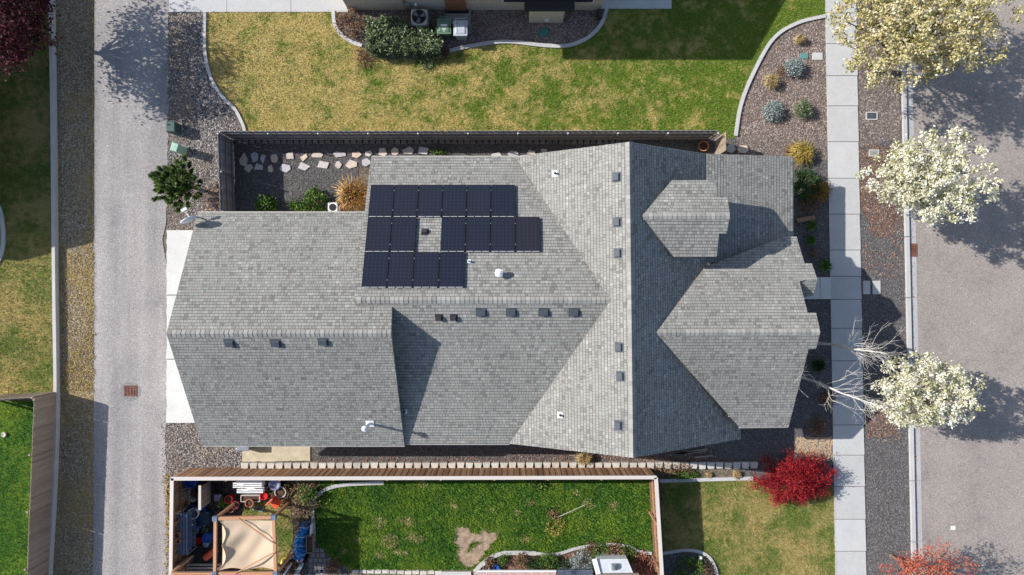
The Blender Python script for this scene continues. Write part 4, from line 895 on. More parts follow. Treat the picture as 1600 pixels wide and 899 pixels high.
m = MB(); m.box((P(653, 16).x, 13.76, .8), (.12, .1, .16)); m.build('socket_box', MT['white'], parent=NH)
m = MB(); m.tube([(P(636, 16).x, 13.76, .05), (P(636, 16).x, 13.76, 2.9)], .045, 6); m.build('downspout', MT['wood_brown'], parent=NH)
m = MB(); m.box((1.72, 13.15, .42), (.2, .07, .18)); m.build('wall_vent', MT['white'], parent=NH)
m = MB(); m.box((P(936, 14).x, 13.5, .3), (.3, .35, .6), taper=.8); tag(m.build('planter', MT['ventdk']), 'dark planter at the corner of the beige house', 'planter')
m = MB(); m.box((P(716, 34).x, P(716, 34).y, .04), (1.25, 1.25, .08)); tag(m.build('door_step', MT['slab']), 'grey concrete step below the brown door', 'step')
WH = thing('house', 'neighbouring house left of the picture whose gable shades the lawn', 'house', (-29, 12, 0))
wallbox(-38, -25.5, 3.9, 30, 2.9, 0, 'stucco', WH)
m = MB(); pts = [(-24.9, 3.0), (-32, 5.5), (-39.1, 3.0), (-32, 5.25)]
for y0, y1 in ((3.4, 30.5),):
    A = [(x, y0, z) for x, z in pts]; B = [(x, y1, z) for x, z in pts]
    m.face(A[::-1]); m.face(B)
    for i in range(4): j = (i+1) % 4; m.face([A[i], A[j], B[j], B[i]])
m.build('roof', MT['shingle'], parent=WH); gable([(-25.6, 2.85), (-37.9, 2.85), (-31.9, 5.2)], 'y', 3.95, 4.1, 'stucco', WH)
SHs = thing('house', 'neighbouring house at the bottom edge with a white gutter', 'house', P(800, 930))
wallbox(-3.2, 4.2, -24, -14.6, 2.7, 0, 'stucco', SHs)
m = MB(); pz = lambda x, y, z: P(x, y, z)
m.face([pz(741, 894, 2.6), pz(741, 1000, 3.6), pz(869, 1000, 3.6), pz(869, 894, 2.6)]); m.face([pz(741, 894, 2.5), pz(869, 894, 2.5), pz(869, 1000, 3.5), pz(741, 1000, 3.5)])
m.build('patio_roof', plain('faded_pink_roofing', S(176, 150, 144), .85, .1), parent=SHs)
m = MB(); m.beam(pz(745, 893, 2.55), pz(869, 893, 2.55), .1, .1); m.build('gutter', MT['white'], parent=SHs)
for x in (750, 864): m = MB(); m.box(pz(x, 893, 0)+Vector((0, -.2, 1.25)), (.12, .12, 2.5)); m.build('post', MT['white'], parent=SHs)
m = MB(); m.prism(wp([(690, 893), (736, 893), (736, 960), (690, 960)]), -.01, .05); tag(m.build('patio_slab', MT['conc']), None, kind='structure')
T = thing('lean_to', 'white metal lean-to roof with a small vent by the south fence', 'shed', P(958, 890))
q = [pz(932, 874, .9), pz(980, 873.5, .9), pz(990, 897, 1.3), pz(937, 897, 1.3)]; m = MB(); m.face(q[::-1]); m.face([v-Vector((0, 0, .06)) for v in q])
for i in range(4): j = (i+1) % 4; m.face([q[i], q[j], q[j]-Vector((0, 0, .9)), q[i]-Vector((0, 0, .9))])
m.build('roof_panel', plain('pale_metal', S(200, 206, 212), .4, .05, metal=.1), parent=T)
m = MB(); m.beam(pz(928.5, 874, .95), pz(935, 898, 1.35), .22, .1); m.build('side_flashing', MT['white'], parent=T)
m = MB(); c = pz(959, 886, 1.22); m.box(c, (.22, .3, .1)); m.box(c+Vector((0, 0, .1)), (.14, .2, .12), taper=.7); m.build('vent', MT['steel'], parent=T)
m = MB(); m.beam(pz(932, 898.5, 1.34), pz(998, 897.5, 1.34), .1, .12); m.build('edge_board', MT['wood_tan'], parent=T)
for a, b in ((871, 898), (899, 926)):
    m = MB(); q = [pz(a, 891, .5), pz(b, 891, .5), pz(b+1, 925, .8), pz(a, 925, .8)]; m.face(q[::-1])
    for i in range(4): j = (i+1) % 4; m.face([q[i], q[j], q[j]-Vector((0, 0, .45)), q[i]-Vector((0, 0, .45))])
    m.build('cover_panel', MT['steel'] if 0 else plain('pale_cover', S(196, 200, 204), .5, .05), parent=T)
# paver edging below the lush lawn
T = thing('paver_row', 'row of pale pavers along the bottom of the lush lawn', 'pavers', P(620, 893))
for k in range(12):
    x = 550+k*11.8; y = 893 if k < 6 else 894+(k % 2)*.8; m = MB(); m.prism(wp(wobble([(x, y-3), (x+10.6, y-3.2), (x+10.4, y+2.6), (x+.2, y+2.8)], .5, 4, seed=k)), 0, .06); m.build('paver', MT['block'], parent=T)
# cobbled corner beside the tarp
cs_ = sheet('paved_corner', [(480, 848), (496, 850), (530, 882), (545, 895), (545, 960), (470, 960)], .004, MT['joint']); k = 0
for y in range(856, 905, 8):
    x = 486-(y-856)*.1+random.uniform(-2, 1); lim = 497+(y-852)*.95
    while x < min(lim, 538):
        w_ = random.uniform(5.5, 9); m = MB(); m.prism(wp(wobble([(x, y), (x+w_-1, y), (x+w_-1.2, y+6.8), (x+.2, y+6.6)], .4, 3, seed=k)), 0, .05); m.build('paver', MT['block_dk'], parent=cs_); x += w_; k += 1
# ------------------------------------------------------------------ things beside the beige house
AC = thing('air_conditioner', 'pale air conditioning unit with black fan behind the hedge', 'air conditioner', P(658, 36))
c = P(658, 36); m = MB(); m.box(c+Vector((0, 0, .38)), (.82, .82, .76)); m.build('cabinet', plain('pale_enamel', S(196, 192, 184), .5, .05), parent=AC, bevel=.09)
m = MB(); m.lathe(c+Vector((0, 0, .762)), [(.34, 0), (.34, .006)], 28); m.build('fan_opening', MT['black'], parent=AC)
for k in range(3):
    a = k*2.094+.4; m = MB(); R = Matrix.Rotation(a, 3, 'Z'); m.face([c+Vector((0, 0, .785))+R @ Vector(v) for v in ((.05, -.03, 0), (.29, -.12, .015), (.3, .1, .0), (.06, .06, 0))]); m.build('fan_blade', MT['steel'], parent=AC)
m = MB(); m.lathe(c+Vector((0, 0, .775)), [(.07, 0), (.06, .03)], 12); m.build('hub', MT['vent'], parent=AC)
m = MB()
for r_ in (.12, .2, .28, .34):
    m.tube([c+Vector((r_*math.cos(k*.349), r_*math.sin(k*.349), .81)) for k in range(19)], .004, 4, False)
for k in range(4): a = k*math.pi/4; m.tube([c+Vector((math.cos(a)*.36, math.sin(a)*.36, .805)), c-Vector((math.cos(a)*.36, math.sin(a)*.36, -.805))], .004, 4)
m.build('grille', MT['black'], parent=AC)
def bin_(label, px, py, mat, lidmat, ht, sticker):
    c = P(px, py); T = thing('wheeled_bin', label, 'bin', c, 'wheeled bins by the door step'); m = MB(); m.box(c+Vector((0, 0, ht*.5)), (.56, .6, ht*.92)); 
    for v in range(len(m.v)):
        x, y, z = m.v[v]; k = .8+.2*(z/ht); m.v[v] = (c.x+(x-c.x)*k*1.08, c.y+(y-c.y)*k*1.08, z)
    m.build('body', mat, parent=T, bevel=.03)
    m = MB(); m.box(c+Vector((0, -.01, ht-.02)), (.68, .76, .07)); m.box(c+Vector((0, -.03, ht+.03)), (.54, .56, .05), taper=.88); L = m.build('lid', lidmat, parent=T, bevel=.025)
    m = MB(); m.tube([c+Vector((-.25, .4, ht-.04)), c+Vector((-.25, .47, ht-.01)), c+Vector((.25, .47, ht-.01)), c+Vector((.25, .4, ht-.04))], .018, 6); m.build('handle', lidmat, parent=T)
    for s_ in (-1, 1): m = MB(); m.tube([c+Vector((s_*.27, .3, .12)), c+Vector((s_*.33, .3, .12))], .12, 14); m.build('wheel', MT['black'], parent=T)
    if sticker: m = MB(); m.box(c+Vector((0, .02, ht+.057)), (.34, .1, .004)); m.build('sticker', MT['white'], parent=L)
    m = MB()
    for k, (y_, w_) in enumerate(((-.14, .2), (-.2, .14), (-.27, .1))) if sticker else enumerate(((.02, .22), (.22, .12))): m.box(c+Vector((0, y_, ht+.0565)), (w_, .02, .003))
    m.build('print_mark', MT['white'], parent=L)
    m = MB()
    for s_ in (-1, 1): m.box(c+Vector((s_*.17, 0, ht+.05)), (.03, .52, .03))
    m.build('lid_rib', lidmat, parent=L)
bin_('green wheeled bin with a white sticker on its lid', 697, 53, plain('green_plastic', S(74, 100, 80), .5, .08), plain('green_lid', S(96, 124, 104), .45, .08), 1.0, True)
bin_('pale grey wheeled bin right of the green one', 722, 56, plain('grey_plastic', S(140, 146, 152), .5, .06), plain('grey_lid', S(176, 182, 190), .45, .06), 1.02, False)
def lidbox(label, px, py, w_, d_, mat, rim=None, h=.05, name='valve_box', grp='ground covers'):
    c = P(px, py); 
    if rim is None:
        m = MB(); m.box(c+Vector((0, 0, h/2)), (w_, d_, h)); return tag(m.build(name, mat, bevel=.03), label, 'cover', grp)
    T = thing(name, label, 'cover', c, grp); m = MB()
    for s_ in (-1, 1): m.box(c+Vector((0, s_*(d_/2-.025), h/2)), (w_, .05, h)); m.box(c+Vector((s_*(w_/2-.025), 0, h/2)), (.05, d_-.1, h))
    m.build('rim', rim, parent=T); m = MB(); m.box(c+Vector((0, 0, h/2-.008)), (w_-.11, d_-.11, h-.01)); m.build('lid', mat, parent=T)
    m = MB(); m.box(c+Vector((0, 0, h-.004)), (.12, .03, .012)); m.build('pull_bar', MT['steel'], parent=T)
TEAL = plain('teal_plastic', S(96, 136, 134), .6, .08)
lidbox('teal valve cover in the bed below the beige bay', 850, 51, .46, .38, plain('deep_teal', S(60, 118, 112), .6))
lidbox('teal valve cover beside the white one in the rock bed', 1256, 88, .42, .3, TEAL); lidbox('white valve cover next to the sidewalk', 1277, 88.5, .52, .38, MT['conc'])
lidbox('pale framed meter box in the gravel strip, upper one', 1361.5, 181.5, .58, .4, MT['vent'], MT['conc']); lidbox('pale framed meter box half under the blossom tree', 1365, 239.5, .5, .34, MT['slab'], MT['conc'])
def pedestal(label, px, py, w_, d_, h, mat, rz=0):
    c = P(px, py); T = thing('utility_pedestal', label, 'utility box', c, 'utility boxes beside the alley'); m = MB(); m.box(c+Vector((0, 0, h*.48)), (w_, d_, h*.96), rz, taper=.94); m.build('body', mat, parent=T, bevel=.04)
    m = MB(); m.box(c+Vector((0, 0, h*.97)), (w_*1.04, d_*1.04, h*.07), rz, taper=.85); m.build('cap', mat, parent=T, bevel=.02); m = MB(); m.box(c+Vector((0, 0, .03)), (w_*1.2, d_*1.2, .06), rz); m.build('base', MT['slab'], parent=T)
pedestal('dark green utility box in the tree shadow', 277, 203, .46, .52, .7, plain('dark_green_paint', S(58, 82, 78), .5, .06)); pedestal('pale mint green utility pedestal above the pine', 287, 236, .36, .42, .95, plain('mint_paint', S(150, 184, 168), .5, .06), -.3)
def grate(label, px, py, w_, d_, z, n, rz=0):
    c = P(px, py, z); T = thing('storm_drain', label, 'drain', c); m = MB(); m.box(c+Vector((0, 0, -.002)), (w_, d_, .008)); m.build('pit', MT['black'], parent=T)
    rm = plain('rusty_iron_'+str(px), S(122, 84, 72), .8, .2); m = MB()
    for s_ in (-1, 1): m.box(c+Vector((0, s_*d_/2, .012)), (w_+.05, .05, .03)); m.box(c+Vector((s_*w_/2, 0, .0121)), (.05, d_-.05, .03))
    m.build('frame', rm, parent=T)
    for k in range(n): m = MB(); m.box(c+Vector((0, -d_/2+(k+1)*d_/(n+1), .011)), (w_-.05, d_/(n+1)*.45, .022)); m.build('bar', rm, parent=T)
    for k in range(3): m = MB(); m.box(c+Vector((-w_/2+(k+1)*w_/4, 0, .0105)), (.045, d_-.05, .021)); m.build('cross_bar', rm, parent=T)
sheet('drain_apron', wobble([(204+17*math.cos(a*.45), 612+15*math.sin(a*.45)) for a in range(14)], .5, 5, seed=1), Z3+.004, asphaltmat('drain_patch', S(132, 131, 130), S(160, 157, 154)))
grate('rusty storm drain grate in the middle of the alley', 204, 611, .58, .48, Z3+.006, 5); grate('rusty kerb drain grate at the street gutter', 1425, 391, .42, .6, .03, 6)
m = MB(); m.lathe(P(8, 679), [(.1, 0), (.13, .1), (.1, .12), (.05, .09)], 14); tag(m.build('pot', MT['block']), 'small pale pot on the lower left lawn', 'pot')
m = MB(); m.prism(wp(wobble([(1485, 822), (1492, 822), (1492, 828), (1485, 828)], 1, 2, seed=2)), Z3, Z3+.006); tag(m.build('paint_splash', MT['white']), 'small white splash on the street surface', 'paint mark')
# pots and planters
TERRA = plain('terracotta', S(196, 128, 100), .8, .12); REDP = plain('red_plastic', S(190, 40, 38), .4, .08); BLUEP = plain('blue_plastic', S(40, 84, 160), .4, .1); SOILM = plain('potting_soil', S(86, 66, 54), .95, .3, 20, bs=.8)
ORGP = plain('orange_plastic', S(214, 88, 52), .45, .08); NAVY = plain('navy_plastic', S(34, 56, 100), .5, .1); PALEP = plain('pale_plastic', S(216, 214, 212), .45, .06); PLUMP = plain('plum_glaze', S(126, 62, 74), .4, .1); GREENP = plain('green_glaze', S(60, 96, 62), .5, .1)
def pot(label, px, py, r, h, mat, fill=SOILM, name='pot', cat='pot', grp=None, z=0.0, plant=None):
    c = P(px, py, z); T = thing(name, label, cat, c, grp); m = MB(); m.lathe(c, [(r*.7, 0), (r*.92, h*.8), (r, h*.82), (r, h), (r*.86, h), (r*.8, h*.75), (r*.3, h*.74)], 20); m.build('vessel', mat, parent=T, smooth=False)
    if fill: m = MB(); m.lathe(c+Vector((0, 0, h*.76)), [(r*.82, 0), (r*.5, .03), (.02, .04)], 14); m.build('soil', fill, parent=T)
    if plant is not None:
        n_ = 220; q = rdir(n_); q[:, 2] = abs(q[:, 2]); cc = np.array(c)+np.array([0, 0, h*.8])+q*r*RNG.uniform(.3, 1.1, (n_, 1)); fastmesh('leaves', leafquads(cc, .06, None, 1.6), 4, RNG.random(n_), plant, parent=T)
pot('terracotta bowl with dry rusty plant behind the front gable', 1097, 230, .26, .3, TERRA, plant=None)
GS_ = [(270, 752), (460, 752), (500, 757), (490, 800), (490, 850), (470, 899), (450, 960), (268, 960)]
sheet('yard_soil', GS_, Z1+.004, gravelmat('dark_yard_soil', [S(62, 56, 52), S(78, 70, 64), S(54, 50, 50), S(92, 84, 78)], 14))
LP_ = wobble([(380, 786), (450, 782), (458, 810), (456, 850), (445, 885), (425, 899), (380, 899)], 2, 9, seed=7)
sheet('lawn', LP_, Z2+.003, MT['lawn_e_s']); blades('lawn_grass', 'worn olive grass beside the tan canopy', [wp(LP_)], 520, MT['lawn_e'])
pot('blue plastic barrel in the fence corner of the cluttered yard', 309, 746, .3, .85, BLUEP, None, 'barrel', 'barrel'); pot('white rimmed bucket standing in a blue tub', 310, 797, .27, .6, PALEP, SOILM, 'bucket', 'bucket')
m = MB(); m.box(P(311, 803)+Vector((0, 0, .16)), (.85, .95, .32), taper=1.08); tag(m.build('tub', NAVY, bevel=.04), 'wide navy blue tub under the white rimmed bucket', 'tub')
pot('bright red bucket beside the slatted rack', 314, 842, .17, .35, REDP, None, 'bucket', 'bucket'); pot('dark red basin left of the red bucket', 300, 842, .22, .2, PLUMP, None, 'basin', 'basin')
pot('blue bucket right of the red bucket', 330, 836, .24, .5, BLUEP, None, 'bucket', 'bucket'); pot('small silver pail in front of the blue bucket', 327, 846, .15, .4, MT['steel'], None, 'pail', 'pail')
pot('terracotta pot on the slatted rack, larger one', 280, 835, .14, .22, TERRA, SOILM, grp='pots on the rack', z=1.37); pot('terracotta pot on the slatted rack, smaller one', 281, 845, .1, .18, TERRA, SOILM, grp='pots on the rack', z=1.37)
pot('rusty brown pot behind the blue tub', 309, 772, .17, .4, plain('rusty_glaze', S(134, 92, 70), .7)); pot('small pale pail left of the grey partition', 306, 778, .12, .35, PALEP, None, 'pail', 'pail')
pot('red rimmed pot with yellow green plant', 362, 777, .2, .4, REDP); shrub('potted_plant', 'yellow green leafy plant beside the red rimmed pot', 352, 784, .3, .45, LG, 500, .05, 'plant')
pot('plum coloured pot right of the red rimmed one', 372, 786, .2, .38, PLUMP); pot('small pink pot below the red rimmed one', 364, 793, .17, .3, TERRA); pot('terracotta pot beside the seed tray', 394, 783, .21, .4, TERRA)
pot('bright red watering bucket at the end of the seed tray', 416, 772, .2, .35, REDP, None, 'bucket', 'bucket'); pot('green glazed pot near the white shelves', 427, 762, .2, .4, GREENP); pot('wide pale rimmed pot of brown soil', 442, 766, .29, .4, plain('pale_rim', S(190, 178, 164), .8)); pot('small dark red pot between green and pale pots', 427, 773, .16, .3, PLUMP)
m = MB(); c = P(429, 757, .5); m.lathe(c-Vector((0, 0, .5)), [(.05, 0), (.05, .4), (.26, .44), (.3, .5), (.25, .52), (.1, .46)], 18); tag(m.build('bird_bath', plain('slate_glaze', S(120, 128, 156), .5)), 'slate blue bird bath against the cedar fence', 'bird bath')
# orange folding chair
c = P(436, 782); T = thing('chair', 'orange garden chair tipped beside the canopy', 'chair', c); R = Matrix.Rotation(.75, 3, 'Z')
m = MB(); m.box(c+Vector((0, 0, .4)), (.5, .42, .05), .75); m.build('seat', ORGP, parent=T, bevel=.02); m = MB(); m.box(c+R @ Vector((0, .26, .68)), (.5, .06, .5), .75); m.build('backrest', ORGP, parent=T, bevel=.02)
for x in (-.21, .21):
    for y in (-.17, .17): m = MB(); m.box(c+R @ Vector((x, y, .19)), (.04, .04, .38), .75); m.build('leg', ORGP, parent=T)
# partition, benches, shelves
T = thing('partition', 'grey board partition standing in the cluttered yard', 'partition', P(322, 770))
for k in range(5): m = MB(); a = P(329, 751+k*6.8); m.box(a+Vector((0, -.1, .58)), (.04, .205, 1.15)); m.build('board', MT['wood_tan'], parent=T)
m = MB(); qa = P(329, 748); qb = P(329, 785); m.beam((qa.x, qa.y, 1.175), (qb.x, qb.y, 1.175), .13, .04); m.build('cap_board', MT['cap_wood'], parent=T)
def rack(label, x0, y0, x1, y1, z, mat, nsl, along='x', name='bench', cat='bench', legs=True, extra=None):
    a, b = P(x0, y0, z), P(x1, y1, z); T = thing(name, label, cat, ((a.x+b.x)/2, (a.y+b.y)/2, 0)); w_, d_ = abs(b.x-a.x), abs(b.y-a.y); cx, cy = (a.x+b.x)/2, (a.y+b.y)/2
    for k in range(nsl):
        m = MB()
        if along == 'y': m.box((min(a.x, b.x)+(k+.5)*w_/nsl, cy, z), (w_/nsl*.6, d_, .03))
        else: m.box((cx, min(a.y, b.y)+(k+.5)*d_/nsl, z), (w_, d_/nsl*.6, .03))
        m.build('slat', mat, parent=T)
    for sx_ in (-1, 1):
        for sy_ in (-1, 1): m = MB(); m.box((cx+sx_*(w_/2-.04), cy+sy_*(d_/2-.04), z/2-.01), (.05, .05, z-.02)); m.build('leg', mat, parent=T)
    if extra:
        m = MB()
        for z2 in extra: m.box((cx, cy, z2), (w_*.9, d_*.9, .02))
        m.build('lower_shelf', mat, parent=T)
SLATE = plain('slate_painted_wood', S(104, 116, 136), .7, .15)
rack('slate blue slatted plant rack along the left fence', 276, 802, 294, 868, 1.35, SLATE, 4, 'y', extra=(.5, .95)); rack('white wire shelving against the cedar fence', 364, 754, 409, 763, .9, MT['white'], 3, name='shelf', cat='shelf', extra=(.3, .6)); rack('white slatted plant stand below the wire shelving', 370, 764, 411, 771, .6, MT['white'], 3, name='plant_stand', cat='stand', extra=(.25,))
T = thing('planter_box', 'long pale seed tray filled with soil', 'planter', P(394, 777)); c = P(394, 777); m = MB()
for s_ in (-1, 1): m.box(c+Vector((0, s_*.15, .13)), (.95, .03, .26)); m.box(c+Vector((s_*.46, 0, .13)), (.03, .27, .26))
m.build('frame', MT['cap_wood'], parent=T); m = MB(); m.box(c+Vector((0, 0, .1)), (.88, .26, .18)); m.build('soil', SOILM, parent=T)
rack('low grey potting table at the bottom of the cluttered yard', 292, 880, 345, 896, .5, MT['wood_tan'], 3, name='table', cat='table')
c = P(326, 868); T = thing('gas_cylinder', 'orange red cylinder lying by the potting table', 'cylinder', c); ax0, ax1 = P(321, 872, .55), P(338, 859, .5); m = MB(); m.tube([ax0, ax1], .16, 16); m.build('body', ORGP, parent=T); m = MB(); m.tube([ax0, ax0+(ax0-ax1).normalized()*.05], .12, 16); m.build('end_cap', plain('coral', S(226, 116, 84), .5), parent=T)
# clutter between the bench and the canopy, one by one
CL = [('grey_crate', 'grey plastic crate of bottles below the blue tub', 305, 822, .5, .55, .3, plain('grey_crate', S(120, 128, 144), .6)), ('storage_tub', 'dark teal storage tub beside the canopy post', 325, 806, .4, .6, .4, plain('dark_teal', S(38, 62, 70), .5)), ('storage_tub', 'black lidded tub below the red bucket', 312, 857, .6, .5, .35, MT['black']), ('storage_tub', 'small green tub at the end of the slatted rack', 303, 806, .25, .3, .6, plain('olive_tub', S(70, 88, 72), .6)), ('toolbox', 'purple grey toolbox on the soil near the partition', 343, 776, .3, .3, .25, plain('lilac', S(150, 140, 160), .6))]
for nm, lab, x, y, w_, d_, h, mt in CL:
    c = P(x, y); T = thing(nm, lab, 'container', c); m = MB(); m.box(c+Vector((0, 0, h*.46)), (w_*.92, d_*.92, h*.92), random.uniform(-.2, .2), taper=1.08); m.build('body', mt, parent=T, bevel=.02)
    m = MB(); m.box(c+Vector((0, 0, h*.97)), (w_*1.06, d_*1.06, h*.08), random.uniform(-.1, .1)); m.build('lid', mt, parent=T, bevel=.015)
k = 0
for x, y, mt, lab in ((303, 818, PALEP, 'white jug on the grey crate'), (309, 825, BLUEP, 'blue bottle on the grey crate'), (306, 828, GREENP, 'green bottle on the grey crate')):
    c = P(x, y, .33); m = MB(); m.lathe(c, [(.07, 0), (.075, .14), (.03, .2), (.03, .25)], 12); tag(m.build('bottle', mt), lab, 'bottle')
# tarp roll, brush pile, planter
TARP = plain('blue_tarp', S(30, 112, 178), .45, .25, 9); tp = thing('tarp', 'crumpled blue tarp bundle beside the bent edging', 'tarp', P(472, 845)); m = MB(); n_ = 26
rowsT = []
for i in range(n_+1):
    t_ = i/n_; x = 478-12*t_+2*math.sin(t_*9); y = 812+62*t_; row = []
    for j in range(9): a = j/8*math.pi; r_ = .26*(1+.12*math.sin(i*2.3+j*1.7))*(1 if 1 < i < n_-1 else .75); row.append(P(x, y)+Vector((math.cos(a)*r_, random.gauss(0, .02), .02+math.sin(a)*r_*1.3+.04*math.sin(i*1.9))))
    rowsT.append(row)
for i in range(n_):
    for j in range(8): m.face([rowsT[i][j], rowsT[i][j+1], rowsT[i+1][j+1], rowsT[i+1][j]][::-1])
m.build('cloth', TARP, parent=tp)
for k in range(4):
    i = 4+k*6; m = MB(); m.tube([v+Vector((0, 0, .015)) for v in rowsT[i]], .012, 5, False); m.build('cord', MT['white'], parent=tp)
c = P(487, 847); T = thing('planter_box', 'small wooden planter box beside the blue tarp', 'planter', c); m = MB()
for s_ in (-1, 1): m.box(c+Vector((0, s_*.42, .18)), (.36, .03, .36)); m.box(c+Vector((s_*.17, 0, .18)), (.03, .8, .36))
m.build('frame', MT['wood_tan'], parent=T); m = MB(); m.box(c+Vector((0, 0, .15)), (.3, .78, .26)); m.build('soil', SOILM, parent=T)
m = MB(); m.beam(P(487.5, 818, .5), P(486.5, 834, .5), .07, .04); m.beam(P(487.5, 818, .25), P(486.5, 834, .25), .05, .46); tag(m.build('board', MT['cap_wood']), 'pale board on edge beside the planter box', 'board')
BR = thing('brush_pile', 'heap of dead branches and clippings behind the blue tarp', 'brush pile', P(470, 782)); m = MB(); random.seed(8)
for k in range(130):
    a = P(476+random.gauss(0, 9)-(k % 5)*2.2, 778+random.gauss(0, 12)+(k % 5)*5, random.uniform(.05, .5)); th = random.gauss(.9, .5); L = random.uniform(.4, 1.2); d = Vector((math.cos(th), math.sin(th), random.gauss(0, .15))); m.tube([a-d*L/2, a+Vector((0, 0, .05)), a+d*L/2], [.012, .012, .006], 4, False)
m.build('branches', MT['twig'], parent=BR); n_ = 1500; cc = np.array(P(472, 782, .25))+RNG.normal(size=(n_, 3))*np.array([.42, .55, .14]); cc[:, 2] = np.maximum(cc[:, 2], .03)
fastmesh('dead_leaves', leafquads(cc, .06, None, 1.6), 4, RNG.random(n_), attrmat('mixed_clippings', [S(120, 96, 66), S(150, 128, 90), S(98, 104, 56), S(176, 150, 110), S(120, 140, 66)], .9), parent=BR)
shrub('shrub', 'green leafy plant on top of the brush pile', 484, 770, .55, .6, LG, 900, .07, z0=.05)
shrub('shrub', 'twiggy brown clippings beside the paved corner', 462, 887, .5, .35, LO, 700, .05, elong=3, dirs=True)
m = MB(); m.lathe(P(471, 872), [(.05, 0), (.13, .05), (.16, .25), (.11, .28), (.06, .2)], 12); tag(m.build('pot', plain('rose_pot', S(190, 160, 170), .7)), 'rose tinted pot at the foot of the tarp', 'pot')
m = MB(); m.tube([P(441, 880, .25), P(445, 876, .4), P(448, 872, .3)], [.1, .17, .05], 12); tag(m.build('watering_can', plain('yellow_plastic', S(230, 206, 90), .5)), 'yellow plastic can on the worn grass', 'can')
for x0, y0, x1, y1, mt, lab in ((448, 876, 436, 894, 'wood_brown', 'rusty brown timber leaning below the yellow can'), (456, 880, 444, 898, 'cap_wood', 'pale batten next to the rusty timber'), (474, 880, 464, 899, 'steel', 'grey metal rail beside the paved corner'), (470, 882, 460, 899, 'steel', 'second grey metal rail beside the clippings')):
    m = MB(); m.beam(P(x0, y0, .3), P(x1, y1, .55), .1, .05); m.beam(P(x0, y0, .12), P(x1, y1, .18), .06, .22); tag(m.build('timber', MT[mt]), lab, 'timber')
shrub('shrub', 'spiky brown green plant in the paved corner', 522, 884, .4, .5, LO, 500, .04, elong=4, dirs=True); pot('small white pot in the paved corner', 505, 890, .13, .25, PALEP)
# pergola with tan canopy
ZP = 2.4; PG = thing('pergola', 'orange stained timber frame with tan sun canopy', 'pergola', P(384, 850)); 
cn = {k: P(*v, ZP) for k, v in dict(nw=(337, 810), ne=(428, 808), sw=(336, 896), se=(431, 896), fw=(268, 896)).items()}
for k, v in cn.items(): m = MB(); m.box((v.x, v.y, ZP/2-.05), (.12, .12, ZP-.1)); m.build('post', MT['wood_org'], parent=PG)
for a, b, w_ in (('nw', 'ne', .15), ('nw', 'sw', .13), ('ne', 'se', .14), ('sw', 'se', .15), ('fw', 'sw', .1)): m = MB(); dz = Vector((0, 0, .02 if a == 'nw' and b == 'ne' else .0)); m.beam(cn[a]+dz, cn[b]+dz, w_, .14); m.build('beam', MT['wood_org'], parent=PG)
for k in ('nw', 'ne', 'sw', 'se'): m = MB(); m.box(cn[k]+Vector((0, 0, .03)), (.22, .22, .2)); m.build('bracket', SLATE, parent=PG)
m = MB(); N_ = 18; a0, a1 = cn['nw']+Vector((.14, -.1, 0)), cn['se']+Vector((-.12, .12, 0)); G = []
for i in range(N_+1):
    for j in range(N_+1):
        s_, t_ = i/N_, j/N_; u_ = 4*s_*(1-s_); v_ = 4*t_*(1-t_); x = a0.x+(a1.x-a0.x)*(s_+(.05*v_ if s_ == 0 else 0)); y = a0.y+(a1.y-a0.y)*t_; y += -.0*u_
        if i == 0: x += .22*abs(math.sin(t_*2*math.pi))
        if j == N_: y += .12*abs(math.sin(s_*2*math.pi))
        fold = .05*math.sin((s_*1.4+t_)*11)*u_*v_+.16*abs(s_+t_-1)*0; d1 = abs(t_-.5-.55*s_)*7; d2 = abs(t_-.5+.45*s_)*7
        G.append((x, y, ZP-.02-.28*u_*v_+fold-.07*math.exp(-d1*d1)+.08*math.exp(-d2*d2)))
m.v = G
for i in range(N_):
    for j in range(N_): q = i*(N_+1)+j; m.f.append((q, q+1, q+N_+2, q+N_+1)); m.a.append(0)
m.build('canopy', attrmat('tan_canvas', [S(208, 186, 160), S(208, 186, 160)], .9, .2), parent=PG, smooth=True)
for a, b in (((372, 810), (432, 852)), ((366, 897), (431, 862))): m = MB(); m.beam(P(*a, ZP+.1), P(*b, ZP+.1), .05, .05); m.build('brace', MT['wood_org'], parent=PG)
